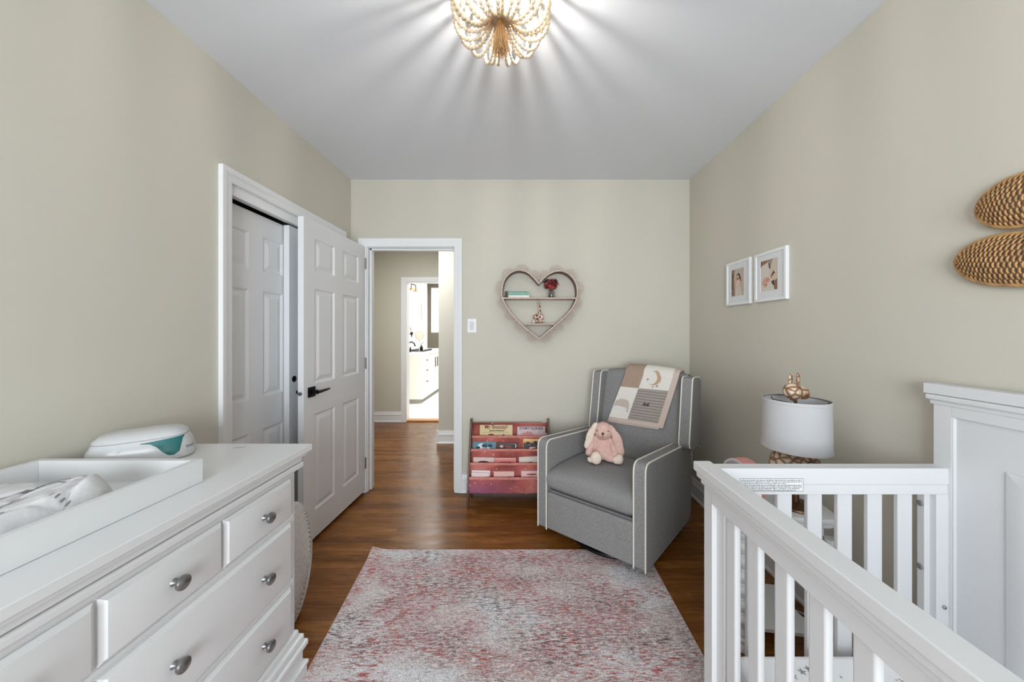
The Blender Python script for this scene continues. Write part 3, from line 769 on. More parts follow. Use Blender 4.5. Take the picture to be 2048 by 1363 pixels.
# backrest: front surface leans back
BL, BR = -.236, .336
def backy(z): return .530 + .145 * max(0, (z - .42) / .62)
def backtop(x): q = (x - .05) / .29; return 1.055 - .022 * q * q
def backF(x, s):          # s 0..1: front bottom -> top -> back bottom
    zt = backtop(x)
    if s < .6: z = .36 + (zt - .05 - .36) * s / .6; y = backy(z) - .014 * math.sin(PI * (x - BL) / (BR - BL)) * math.sin(PI * min(1, s / .6))
    elif s < .8:
        a = (s - .6) / .2 * PI; yc = backy(zt - .05) + .055; y = yc - .055 * math.cos(a); z = zt - .05 + .05 * math.sin(a)
    else: z = zt - .05 - (zt - .05 - .12) * (s - .8) / .2; y = backy(zt - .05) + .11
    return (x, y, z)
b = MB().grid(lambda u, v: CH(*backF(BL + (BR - BL) * u, v)), 40, 80); b.build('backrest', GREY, t, angle=60)
for (x0, x1, out) in ((-.302, -.232, -1), (.334, .405, 1)):
    yf = .585
    wp = rr([(yf - .02, .56), (yf - .065, .60), (yf, 1.030), (yf + .165, 1.020), (yf + .165, .62), (yf + .10, .56)], [.02, .03, .035, .05, .05, .03], 6)
    chairify(MB().prism(wp, 'x', x0, x1)).build('wing', GREY, t, bevel=.010, seg=3)
    for x in (x0 + .004, x1 - .004):
        seq = [(x, p[0] - .001, p[1] + .001) for p in wp if (p[0] < yf + .008 and p[1] > .585) or p[1] > 1.0 and p[0] < yf + .16]
        seq = sorted([q for q in seq if q[1] < yf + .004 and q[2] < 1.0], key=lambda q: q[2]) + sorted([q for q in seq if not (q[1] < yf + .004 and q[2] < 1.0)], key=lambda q: q[1])
        chairify(MB().tube(seq, .0042, 8)).build('piping', PIPE, t)
# swivel base
b = MB(); b.tube([(CH(0, .32, 0)[0] + .29 * math.cos(a * PI / 24), CH(0, .32, 0)[1] + .29 * math.sin(a * PI / 24), .026) for a in range(48)], .012, 8, closed=True)
for a in range(4):
    c0 = CH(0, .32, 0); b.tube([(c0[0], c0[1], .05), (c0[0] + .29 * math.cos(a * PI / 2 + .4), c0[1] + .29 * math.sin(a * PI / 2 + .4), .028)], .012, 8)
b.lathe([(.05, .03), (.05, .07)], (c0[0], c0[1], 0)); b.build('swivel_base', BLACK, t)
chairify(MB().tube([(.41, .70, .56), (.418, .70, .56)], .010, 14)).build('recline_button', NICKEL, t)

# ------------------------------------------------------------------ blanket over the chair back
t = thing('baby_blanket', 'folded beige patchwork knit blanket over the armchair back', 'blanket', CH(.07, .66, 1.06))
def drape(u, v, off=0.0):
    """u 0..1 across, v 0..1 from the front hem, over the top, down the back"""
    Lf = .70
    if v < Lf:
        k = v / Lf; z = .672 + (1.012 - .672) * k
    else: k = 1; z = 1.012
    x0 = -.172 + .098 * k; x1 = .225 + .070 * k
    x = x0 + (x1 - x0) * u
    o = .014 + off + .003 * math.sin(9 * x + 3 * v) 
    if v < Lf:
        z = z + (.010 * (u - .5) + .0) * (1 - k); zz = z + .0
        return CH(x, backy(z) - .014 - o, zz)
    a = (v - Lf) / .18
    zt = backtop(x)
    if a < 1:
        an = a * PI; yc = backy(zt - .05) + .055; rr_ = .055 + o + .010
        return CH(x, yc - rr_ * math.cos(an), max(zt - .045, 0) + (.05 + o + .008) * math.sin(an))
    b_ = (v - Lf - .18) / .12; return CH(x, backy(zt - .05) + .11 + o + .010, zt - .045 - .16 * b_)
CREAM = mat('cream_knit', (222, 218, 210), .95, bump=.5, bscale=220)
TAN = mat('tan_knit', (164, 142, 126), .95, bump=.6, bscale=220, var=.12, vscale=200)
EDGE = mat('blush_knit_border', (200, 182, 172), .95, bump=.4, bscale=260)
def stripes():
    m, nt, bb = newmat('striped_knit', .95)
    sep = nt.nodes.new('ShaderNodeSeparateXYZ'); nt.links.new(coords(nt), sep.inputs[0])
    mth = N(nt, 'ShaderNodeMath', operation='SINE'); mul = N(nt, 'ShaderNodeMath', operation='MULTIPLY'); mul.inputs[1].default_value = 2 * PI / .019
    nt.links.new(sep.outputs['Z'], mul.inputs[0]); nt.links.new(mul.outputs[0], mth.inputs[0])
    nt.links.new(ramp(nt, mth.outputs[0], [(.25, srgb((140, 132, 126))), (.75, srgb((168, 160, 153)))]), bb.inputs['Base Color'])
    bumpto(nt, bb, mth.outputs[0], .4, .002); return m
STR = stripes()
def patch(name, u0, u1, v0, v1, m, off=.001, nu=20, nv=30):
    b = MB().grid(lambda a, c: drape(u0 + (u1 - u0) * a, v0 + (v1 - v0) * c, off), nu, nv)
    return b.build(name, m, t, recalc=False)
# knitted body: two layers
def layer(name, off, sc, m, du=0.0, v0=0.0):
    b = MB(); nu, nv = 40, 70
    for s_ in (0, 1): b.grid(lambda a, c: drape(sc * a + du, v0 + (1 - v0) * c, off - .006 * s_), nu, nv)
    base = 0; nn = nu * nv; rim = [i for i in range(nu)] + [(j + 1) * nu - 1 for j in range(1, nv)] + [(nv - 1) * nu + i for i in range(nu - 2, -1, -1)] + [j * nu for j in range(nv - 2, 0, -1)]
    b.f += [(rim[i], rim[(i + 1) % len(rim)], rim[(i + 1) % len(rim)] + nn, rim[i] + nn) for i in range(len(rim))]; b.m += [b.mi] * len(rim)
    return b.build(name, m, t)
layer('outer_layer', 0, 1.0, EDGE)
layer('folded_layer', -.008, .93, EDGE, .0, -.028)
patch('tan_patch', .0, .36, .515, .72, TAN); patch('cream_patch', .365, .90, .515, .72, CREAM)
patch('tan_patch', .0, .36, .72, .86, TAN, nv=20); patch('cream_patch', .365, .90, .72, .86, CREAM, nv=20)
patch('cream_patch', .0, .36, .055, .51, CREAM); patch('striped_patch', .365, .90, .055, .51, STR)
def onb(x, y, off=.0035): return drape(x, y, off)
# crescent moon, stars, elephant head, name
b = MB(); M_ = []
for k in range(25):
    a = R(125) - R(255) * k / 24; M_.append((.60 + .115 * math.cos(a), .655 + .082 * math.sin(a)))
I_ = []
for k in range(25):
    a = R(125) - R(255) * k / 24; wd = math.sin(PI * k / 24); I_.append((.60 - .035 * wd + .115 * (1 - .32 * wd) * math.cos(a), .655 + .082 * (1 - .32 * wd) * math.sin(a)))
b.add([onb(*p) for p in M_ + I_], [(k, k + 1, 25 + k + 1, 25 + k) for k in range(24)])
b.build('moon_applique', mat('moon_tan', (186, 154, 128), .9), t, smooth=False, recalc=False)
for (cx, cy, r) in ((.475, .65, .030), (.68, .565, .030), (.615, .547, .023)):
    pts = [(cx + (r if k % 2 == 0 else r * .5) * math.cos(k * PI / 5 + .3), cy + (r if k % 2 == 0 else r * .5) * .8 * math.sin(k * PI / 5 + .3)) for k in range(10)]
    MB().add([onb(*p) for p in pts], [tuple(range(10))]).build('star_applique', mat('star_knit', (158, 150, 148), .9), t, smooth=False, recalc=False)
pts = [(.02, .30), (.10, .335), (.20, .335), (.265, .315), (.30, .27), (.315, .22), (.325, .155), (.30, .15), (.285, .195), (.26, .22), (.18, .225), (.10, .235), (.02, .22)]
MB().add([onb(*p) for p in pts], [tuple(range(len(pts)))]).build('elephant_applique', mat('elephant_knit', (190, 176, 166), .9), t, smooth=False, recalc=False)
MB().text('Avii', .135, lambda x, y: onb(.60 + x * .55, .295 + y * .55), bold=.03).build('embroidered_name', mat('brown_thread', (52, 42, 38), .8), t, smooth=False, recalc=False)

# ------------------------------------------------------------------ plush rabbit
rx, ry, rz_ = .525, 2.235, .478
t = thing('plush_rabbit', 'pink plush rabbit with long ears on the armchair seat', 'plush toy', (rx, ry, rz_), R(-14))
torso = [((0, .01, .078), (.062, .050, .078)), ((0, -.012, .055), (.058, .05, .055)), ((0, 0, .150), (.038, .034, .03)),
         ((.004, -.018, .195), (.062, .054, .058)), ((.004, -.05, .182), (.038, .030, .028)),
         ((-.078, -.012, .085), (.026, .026, .05), rot('Y', 20)), ((-.062, .0, .125), (.022, .022, .035), rot('Y', 28)), ((-.088, -.02, .045), (.026, .026, .026)),
         ((.074, -.03, .075), (.022, .024, .05), rot('Y', -20)), ((.056, -.01, .125), (.02, .02, .035), rot('Y', -30)), ((.084, -.042, .040), (.022, .022, .022)),
         ((-.045, -.05, .030), (.034, .055, .028), rot('Z', 12)), ((.05, -.045, .028), (.055, .03, .026), rot('Z', -18))]
blob('body', torso, PLUSH, t, .005)
blob('foot', [((-.040, -.098, .040), (.036, .024, .042)), ((-.072, -.085, .022), (.026, .022, .02))], PLUSHL, t, .005)
blob('foot', [((.105, -.070, .036), (.026, .030, .034)), ((.085, -.074, .028), (.024, .02, .026))], PLUSHL, t, .005)
blob('ear', [((-.058, -.028, .205), (.022, .016, .05), rot('Y', 24)), ((-.082, -.034, .155), (.026, .012, .062), rot('Y', 16)), ((-.098, -.036, .110), (.020, .010, .04), rot('Y', 18))], PLUSHL, t, .004)
blob('ear', [((.066, -.028, .196), (.022, .016, .05), rot('Y', -30)), ((.094, -.036, .140), (.032, .014, .07), rot('Y', -18)), ((.110, -.042, .085), (.028, .012, .045), rot('Y', -12))], PLUSH, t, .004)
MB().ell((.002, -.0815, .192), (.009, .006, .009)).add([], []).build('nose', mat('brown_felt', (84, 60, 54), .8), t, local=True)
MB().tube([(.002, -.082, .184), (.002, -.082, .176), (.010, -.080, .171)], .0013, 6).tube([(.002, -.082, .176), (-.007, -.080, .172)], .0013, 6).build('mouth', mat('brown_felt', (84, 60, 54), .8), t, local=True)
for x in (-.034, .036): MB().ell((x, -.064, .206), (.0045, .004, .0045)).build('eye', mat('grey_bead', (96, 88, 84), .3), t, local=True)

# ------------------------------------------------------------------ side table, lamp, clock
tc_ = Vector((1.09, 1.50)); ta = R(-9)
t = thing('side_table', 'white two tier side table with turned legs behind the crib', 'side table', (tc_.x, tc_.y, 0), ta)
def rrect(hx_, hy_, r, n=8):
    return rr([(-hx_, -hy_), (hx_, -hy_), (hx_, hy_), (-hx_, hy_)], r, n)
L = [[(p[0] * s_, p[1] * s_, z) for p in rrect(.20, .165, .075)] for s_, z in ((.93, .548), (.96, .55), (.985, .557), (.975, .564), (1.0, .568), (1.0, .580), (.985, .587), (.97, .588))]
MB().loops(L).build('table_top', FURN, t, local=True, angle=50)
MB().prism(rrect(.155, .12, .02), 'z', .485, .548).build('apron', FURN, t, local=True, bevel=.002)
def conc(hx_, hy_, dent, n=10):
    P = []; cs = [(-hx_, -hy_), (hx_, -hy_), (hx_, hy_), (-hx_, hy_)]
    for i in range(4):
        a, c = Vector(cs[i]), Vector(cs[(i + 1) % 4]); nrm = Vector((-(c - a).y, (c - a).x)).normalized()
        dn = dent if i in (1, 3) else 0
        for k in range(n): s_ = k / n; P.append(tuple(a.lerp(c, s_) + nrm * dn * math.sin(PI * s_)))
    return P
MB().prism(conc(.165, .135, .06), 'z', .092, .108).build('lower_shelf', FURN, t, local=True, bevel=.002)
prof = [(.008, 0), (.014, .004), (.017, .02), (.016, .03), (.011, .036), (.016, .044), (.017, .055), (.011, .064), (.015, .072), (.015, .085), (.013, .09), (.013, .112), (.017, .118)]
z = .118
while z < .44:
    prof += [(.017, z), (.0215, z + .012), (.0215, z + .022), (.015, z + .034), (.0105, z + .038), (.0145, z + .043), (.0105, z + .050), (.016, z + .056)]; z += .060
prof += [(.020, z), (.022, z + .02), (.022, .50)]
for sx, sy in ((-1, -1), (1, -1), (1, 1), (-1, 1)):
    MB().lathe([(r_, zz) for r_, zz in prof], (sx * .163, sy * .135, 0), None, 20).build('leg', FURN, t, local=True)

lx, ly_ = 1.155, 1.425
t = thing('table_lamp', 'bronze vine rabbit lamp with a white drum shade on side table', 'table lamp', (lx, ly_, .588))
MB().lathe([(.07, 0), (.072, .004), (.07, .010), (.03, .016), (.014, .02), (.012, .06)], (0, 0, 0), None, 32).build('base', mat('bronze', (104, 78, 58), .35, .8), t, local=True)
blob('rabbit_body', [((-.016, 0, .160), (.085, .06, .085)), ((.045, -.01, .160), (.055, .048, .066)), ((-.062, .0, .18), (.045, .04, .06)), ((0, 0, .085), (.02, .02, .045))], VINE, t, .005)
MB().tube([(0, 0, .2), (0, 0, .47)], .006, 10).tube([(0, 0, .30), (0, 0, .345)], .016, 14).build('stem', mat('bronze', (104, 78, 58)), t, local=True)
b = MB(); r0, r1, zb, zt = .120, .1175, .246, .455; n = 64
Ls = []
for (ro, z) in ((r0 - .002, zb), (r0, zb), (r0 + .0012, zb + .001), (r0 + .0012, zb + .012), (r0, zb + .013), (r1, zt - .013), (r1 + .0012, zt - .012), (r1 + .0012, zt - .001), (r1, zt), (r1 - .002, zt)):
    Ls.append([(ro * math.cos(2 * PI * k / n), ro * math.sin(2 * PI * k / n), z) for k in range(n)])
Ls.append([(x * (r0 - .002) / r0, y * (r0 - .002) / r0, z) for (x, y, z) in Ls[0]])
b.loops(Ls, False, False)
b.loops([Ls[-1], Ls[-2]], False, False) if False else None
for i, (ra, za, rb, zb_) in enumerate([(r0 - .002, zb, r1 - .002, zt)]):
    b.loops([[(ra * math.cos(2 * PI * k / n), ra * math.sin(2 * PI * k / n), za) for k in range(n)], [(rb * math.cos(2 * PI * k / n), rb * math.sin(2 * PI * k / n), zb_) for k in range(n)]], False, False)
b.build('lamp_shade', LINEN, t, local=True, recalc=False)
b = MB()
for k in range(3):
    a = R(100) + 2 * PI * k / 3; b.tube([(0, 0, zt - .022), ((r1 - .01) * math.cos(a), (r1 - .01) * math.sin(a), zt - .022), ((r1 - .002) * math.cos(a), (r1 - .002) * math.sin(a), zt - .008)], .0016, 6)
b.tube([((r1 - .003) * math.cos(k * PI / 24), (r1 - .003) * math.sin(k * PI / 24), zt - .004) for k in range(48)], .0016, 6, closed=True)
b.build('spider', mat('bronze', (104, 78, 58)), t, local=True)
blob('finial', [((-.010, 0, .488), (.040, .032, .036)), ((.020, -.006, .482), (.036, .026, .027), rot('Y', 25)), ((-.008, 0, .455), (.014, .014, .012))], VINE, t, .004)
for ex, tl in ((-.018, 6), (.014, -3)): MB().ell((ex, .004, .536), (.0085, .005, .030), rot('Y', tl)).build('ear', VINE, t, local=True)

# pink rimmed round clock on its edge
t = thing('round_clock', 'round pink rimmed clock standing left of the lamp', 'clock', (.965, 1.475, .588), R(-172))
def Xc(p): return p
MC = Matrix(((0, 0, 1), (0, 1, 0), (-1, 0, 0))); R0 = .090
MB().lathe([(R0 - .004, -.034), (R0, -.031), (R0, .031), (R0 - .004, .034)], (0, 0, R0), MC, 48).build('rim', mat('pink_enamel', (216, 150, 146), .35), t, local=True)
MB().lathe([(R0 - .012, .0345), (R0 - .004, .0365), (R0 - .001, .034)], (0, 0, R0), MC, 48).build('bezel', WHITE, t, local=True)
MB().lathe([(0, .0347), (R0 - .01, .0348)], (0, 0, R0), MC, 48).build('clock_face', mat('grey_dial', (170, 172, 176), .3, .3), t, local=True)

# cable by the far wall
c = MB().tube([(1.352, 1.95, .19), (1.345, 1.93, .10), (1.33, 1.90, .03), (1.27, 1.82, .008), (1.20, 1.78, .006), (1.16, 1.72, .006), (1.22, 1.66, .006), (1.30, 1.58, .006), (1.335, 1.5, .03)], .0035, 8).build('lamp_cord', WHITE)
tag(c, 'white lamp cord lying on the floor behind the side table', 'cord')
# ------------------------------------------------------------------ coiled rope disc between dresser and door
pd = Vector((-.395, .918, 0)); pn = Vector((.918, .395, 0)); RR = .255
pc = Vector((-1.085, 1.545, .257))
t = thing('rope_pouf', 'round coiled grey rope cushion standing between the dresser and the door', 'floor cushion', (pc.x, pc.y, 0))
def discp(r, a, h): return tuple(pc + pd * (r * math.cos(a)) + Vector((0, 0, 1)) * (r * math.sin(a)) + pn * h)
def bulge(r): return .085 * math.sqrt(max(0, 1 - (r / RR) ** 2)) 
b = MB()
for i, ph in enumerate([k * PI / 2 / 19 for k in range(0, 20)]):
    r = RR * math.sin(ph); h = .075 * math.cos(ph)
    if r < .005: continue
    b.tube([discp(r, 2 * PI * k / 56, h) for k in range(56)], .0068 + .0022 * math.cos(ph), 8, closed=True)
    if i < 19: b.tube([discp(r, 2 * PI * k / 56, -h * .35) for k in range(56)], .0072 + .003 * math.cos(ph), 8, closed=True)
b.build('rope_coil', ROPE, t)

# ------------------------------------------------------------------ sling bookshelf with picture books
t = thing('sling_bookshelf', 'small canvas sling bookshelf with dark wooden sides', 'bookshelf', (-.125, 2.62, 0))
SX0, SX1 = -.425, .195
bars = [(2.535, .215), (2.585, .305), (2.635, .395), (2.682, .485)]
for x in (SX0, SX1):
    for s_ in (1,):
        b = MB(); poly = rr([(2.694, .625), (2.718, .625), (2.730, .58), (2.552, 0.0), (2.520, 0.0), (2.522, .12)], [.008, .008, .02, .004, .004, .02], 4)
        b.prism(poly, 'x', x - .008, x + .008); b.build('side_frame', DWOOD, t, bevel=.002)
        b = MB().prism([(2.60, .30), (2.625, .30), (2.728, 0), (2.705, 0)], 'x', x - .007, x + .007); b.build('rear_leg', DWOOD, t, bevel=.002)
MB().tube([(SX0, 2.71, .055), (SX1, 2.71, .055)], .007, 8).tube([(SX0, 2.565, .10), (SX1, 2.565, .10)], .007, 8).build('dowel', DWOOD, t)
def sling_profile(yb, zb, deep=.115, back=.045, rise=.03):
    P = [(yb - .009, zb - .004), (yb - .008, zb + .006), (yb, zb + .010), (yb + .008, zb + .004)]
    out = [(yb - .009, zb - .004), (yb - .006, zb - deep * .5), (yb - .002, zb - deep * .9), (yb + .006, zb - deep), (yb + .03, zb - deep), (yb + .040, zb - deep * .88), (yb + .046, zb - deep * .4), (yb + back + .005, zb + rise)]
    return P, out
for i, (yb, zb) in enumerate(bars):
    P, out = sling_profile(yb, zb)
    pts = [P[3], P[2], P[1]] + out; b = MB(); nx = 30
    b.grid(lambda u, v: (SX0 + .010 + (SX1 - SX0 - .020) * u, *(lambda q: (pts[q][0], pts[q][1] + .002 * math.sin(u * 25 + q)))(int(round(v * (len(pts) - 1))))), nx, len(pts))
    o = b.build('sling', SLING, t, angle=70); md = o.modifiers.new('solid', 'SOLIDIFY'); md.thickness = .002
    MB().tube([(SX0, yb, zb), (SX1, yb, zb)], .006, 10).build('dowel', DWOOD, t)
    MB().tube([(SX0 + .010, yb - .001, zb + .001), (SX1 - .010, yb - .001, zb + .001)], .0112, 14).build('hem', mat('sling_hem', (196, 128, 118), .85, var=.15, vscale=40), t)
b = MB().grid(lambda u, v: (SX0 + .01 + (SX1 - SX0 - .02) * u, 2.727 - .006 * v, .40 + .188 * v), 20, 10)
b.add([(SX0 + .01, 2.721, .588), (SX1 - .01, 2.721, .588), (SX1 - .01, 2.708, .592), (SX0 + .01, 2.708, .592), (SX1 - .01, 2.704, .575), (SX0 + .01, 2.704, .575)], [(0, 1, 2, 3), (3, 2, 4, 5)])
o = b.build('sling', SLING, t); md = o.modifiers.new('solid', 'SOLIDIFY'); md.thickness = .002
MB().tube([(SX0, 2.715, .585), (SX1, 2.715, .585)], .006, 10).build('dowel', DWOOD, t)
PAGE = mat('page_block', (224, 216, 204), .8)
def book(tier, x0, x1, ztop, h, th, col, label, dz=0.0, dec=None, lean=.0, dy=.0, rough=.4, tilt=0):
    yb, zb = bars[tier]; y = yb + .016 + dy
    m = mat('cover_%d_%d_%d' % col, col, rough)
    t = thing('picture_book', label, 'book', ((x0 + x1) / 2, y, ztop - h), 0, 'picture books in the sling shelf'); t.rotation_euler = (R(-6), R(tilt), 0)
    W = x1 - x0
    b = MB().box(-W/2, W/2, -.0, .0022, 0, h).box(-W/2, W/2, th - .0022, th, 0, h).box(-W/2, -W/2 + .002, 0, th, 0, h)
    b.build('cover', m, t, local=True, bevel=.0008)
    MB().box(-W/2 + .003, W/2 - .003, .0022, th - .0022, .003, h - .003).build('pages', PAGE, t, local=True)
    def on(x, z): return (x, -.0012, h + z)
    if dec: dec(t, on, W)
    return t
def dec_title(lines):
    def f(t, on, W):
        for (txt, size, x, z, col) in lines:
            MB().text(txt, size, lambda a, c: on(x + a, z + c), bold=.025).build('title', mat('ink_%d_%d_%d' % col, col, .6), t, local=True, smooth=False, recalc=False)
    return f
BLO = [0]
def blotch(t, on, pts, col, name='illustration'):
    BLO[0] = (BLO[0] + 1) % 60
    MB().add([(on(*p)[0], -.0012 - .00006 * BLO[0], on(*p)[2]) for p in pts], [tuple(range(len(pts)))]).build(name, mat('ink_%d_%d_%d' % col, col, .6), t, local=True, smooth=False, recalc=False)
def circ(cx, cz, r, rz=None, n=18): return [(cx + r * math.cos(2 * PI * k / n), cz + (rz or r) * math.sin(2 * PI * k / n)) for k in range(n)]
def d1(t, on, W):
    dec_title([('Mr Snoozy!', .040, 0, -.034, (132, 44, 44)), ('Special Bedtime', .019, 0.005, -.062, (48, 44, 36))])(t, on, W)
    blotch(t, on, [(-.11, -.078), (.11, -.078), (.11, -.0765), (-.11, -.0765)], (120, 110, 70))
    blotch(t, on, circ(-.04, -.112, .032, .026), (120, 40, 44)); blotch(t, on, circ(.06, -.105, .012, .014), (40, 34, 34)); blotch(t, on, circ(.06, -.118, .028, .014), (140, 70, 60))
book(3, -.358, -.093, .590, .16, .012, (204, 184, 136), 'tan picture book with a red title in the top pocket', dec=d1)
def d2(t, on, W):
    dec_title([('STORY CLOUDS', .026, 0, -.015, (46, 36, 40))])(t, on, W)
    rnd = random.Random(4)
    for k in range(40):
        x, z = rnd.uniform(-W/2 + .02, W/2 - .02), rnd.uniform(-.085, -.032); a = rnd.uniform(.2, .9); l = rnd.uniform(.006, .014)
        blotch(t, on, [(x, z), (x + l * math.cos(a), z + l * math.sin(a)), (x + l * math.cos(a) + .002, z + l * math.sin(a) - .002), (x + .002, z - .002)], rnd.choice([(190, 96, 96), (104, 84, 104), (236, 224, 224), (150, 120, 140)]))
    for k in range(7):
        a = R(20 + 22 * k); blotch(t, on, [(-.03, -.085), (-.03 + .05 * math.cos(a), -.085 + .05 * math.sin(a)), (-.03 + .05 * math.cos(a + .18), -.085 + .05 * math.sin(a + .18))], (190, 70, 62))
book(3, -.055, .172, .560, .14, .010, (196, 172, 176), 'pinkish picture book with dark capital title, top pocket right', dec=d2, dy=-.002)
book(3, .140, .185, .592, .16, .006, (232, 230, 226), 'thin white book at the right end of the top pocket', dy=.016)
def d3(t, on, W):
    for (x, z, r, c) in ((-.02, -.035, .035, (206, 222, 226)), (.0, -.03, .022, (40, 66, 84)), (-.05, -.045, .016, (28, 48, 66)), (.045, -.03, .018, (30, 60, 78)), (.03, -.05, .012, (226, 234, 236)), (-.03, -.052, .010, (236, 240, 242))): blotch(t, on, circ(x, z, r, r * .7), c)
book(2, -.404, -.222, .454, .13, .022, (78, 128, 142), 'teal board book in the second pocket', dec=d3, dy=-.004)
def d4(t, on, W):
    blotch(t, on, circ(-.045, -.028, .014, .010), (214, 170, 150)); blotch(t, on, [(-.015, -.02), (.03, -.018), (.035, -.045), (-.01, -.045)], (120, 70, 66)); blotch(t, on, circ(.062, -.026, .010, .013), (226, 224, 226)); blotch(t, on, circ(.057, -.026, .009, .011), (34, 22, 26))
    blotch(t, on, [(-.06, -.009), (.075, -.009), (.075, -.006), (-.06, -.006)], (150, 90, 90))
book(2, -.214, -.052, .446, .13, .012, (42, 26, 30), 'dark book with a small moon in the second pocket', dec=d4)
def d5(t, on, W):
    blotch(t, on, [(-W/2 + .004, -.03), (W/2 - .004, -.03), (W/2 - .004, -.014), (-W/2 + .004, -.014)], (236, 200, 140)); blotch(t, on, circ(-.04, -.045, .014, .007), (60, 34, 26)); blotch(t, on, circ(.02, -.042, .016, .009), (40, 34, 34))
book(2, -.008, .150, .488, .17, .012, (206, 152, 92), 'orange tan book behind the black one, second pocket', dec=d5, dy=.008)
def d6(t, on, W):
    blotch(t, on, circ(.0, -.032, .02, .006), (200, 150, 140)); blotch(t, on, circ(.045, -.026, .014, .012), (226, 200, 190)); blotch(t, on, circ(-.03, -.012, .012, .003), (120, 110, 110)); blotch(t, on, circ(-.02, -.036, .012, .006), (228, 220, 214))
book(2, -.003, .150, .442, .13, .010, (30, 22, 26), 'black book with pale clouds in the second pocket', dec=d6, dy=-.006)
def d7(t, on, W): blotch(t, on, circ(0.0, -.038, .045, .014), (70, 28, 40))
book(1, -.398, -.235, .346, .12, .012, (214, 186, 180), 'pale pink book at the left of the third pocket', dec=d7, tilt=1)
def d8(t, on, W):
    blotch(t, on, [(-W/2 + .003, -.008), (W/2 - .003, -.008), (W/2 - .003, -.003), (-W/2 + .003, -.003)], (240, 196, 176)); blotch(t, on, [(-.05, -.034), (.04, -.034), (.05, -.028), (-.03, -.027)], (150, 44, 50))
book(1, -.232, -.062, .343, .12, .012, (206, 120, 112), 'coral book in the middle of the third pocket', dec=d8)
def d9(t, on, W): blotch(t, on, [(-.03, -.05), (.01, -.036), (.03, -.05)], (70, 30, 32))
book(1, -.035, .13, .352, .12, .014, (210, 198, 188), 'greyish white book at the right of the third pocket', dec=d9, tilt=-3)
book(0, -.404, -.270, .252, .10, .010, (226, 206, 208), 'white book at the left front of the lowest pocket', tilt=2, dy=-.006)
book(0, -.404, -.262, .262, .11, .008, (232, 216, 214), 'white book behind another at the left of the lowest pocket', tilt=1.5, dy=.010)
book(0, -.232, -.075, .258, .11, .012, (222, 176, 168), 'rose book in the middle of the lowest pocket')
def d10(t, on, W): blotch(t, on, circ(.0, -.024, .04, .006), (120, 60, 66))
book(0, -.022, .14, .262, .11, .012, (224, 184, 180), 'pink book at the right of the lowest pocket', dec=d10)

# ------------------------------------------------------------------ heart shaped rattan shelf
def HP(zx, zy): return ((960 + zx / 6.49 - 1048) / 251.9, 1.33 - (500 + zy / 6.49 - 662) / 251.9)
left = [(765, 435), (700, 360), (620, 288), (515, 256), (410, 284), (330, 360), (290, 470), (285, 600), (340, 730), (435, 860), (560, 985), (680, 1085), (765, 1152)]
right = [(765, 1152), (850, 1085), (965, 985), (1090, 870), (1200, 745), (1262, 600), (1258, 470), (1215, 370), (1130, 294), (1030, 266), (925, 292), (830, 360), (765, 435)]
def cr(P, k=8):
    P = [Vector(HP(*p)) for p in P]; Q = [P[0] * 2 - P[1]] + P + [P[-1] * 2 - P[-2]]; out = []
    for i in range(1, len(Q) - 2):
        for j in range(k):
            s_ = j / k; out.append(.5 * ((2 * Q[i]) + (Q[i+1] - Q[i-1]) * s_ + (2*Q[i-1] - 5*Q[i] + 4*Q[i+1] - Q[i+2]) * s_**2 + (3*Q[i] - Q[i-1] - 3*Q[i+1] + Q[i+2]) * s_**3))
    out.append(P[-1]); return out
CL, CR_ = cr(left), cr(right)
HY0, HY1 = 2.66, YB - .001
hc = Vector((.118, 1.50))
t = thing('heart_shelf', 'heart shaped rattan wall shelf with a scalloped edge', 'wall shelf', (hc.x, YB, hc.y))
loop = CL[:-1] + CR_[:-1]; n = len(loop)
L = []
for i, p in enumerate(loop):
    a, c = loop[i - 1], loop[(i + 1) % n]; d = (c - a).normalized(); nr = Vector((-d.y, d.x))
    L.append((p, nr))
def ringp(o, y): return [(p.x + nr.x * o, y, p.y + nr.y * o) for p, nr in L]
rings = [ringp(.005, HY0), ringp(.005, HY1), ringp(-.005, HY1), ringp(-.005, HY0)]
vs = [q for r_ in rings for q in r_]
MB().add(vs, [(j*n+i, j*n+(i+1)%n, ((j+1)%4)*n+(i+1)%n, ((j+1)%4)*n+i) for j in range(4) for i in range(n)]).build('heart_frame', RATTAND, t, angle=30)
MB().tube([(p.x, HY0 - .002, p.y) for p in loop], .007, 8, closed=True).build('front_rim', RATTAN, t)
MB().box(-.172, .414, HY0 - .008, HY1, 1.586, 1.598).build('shelf_board', RATTAN, t, bevel=.003)
MB().box(.006, .242, HY0 - .008, HY1, 1.380, 1.391).build('shelf_board', RATTAN, t, bevel=.003)
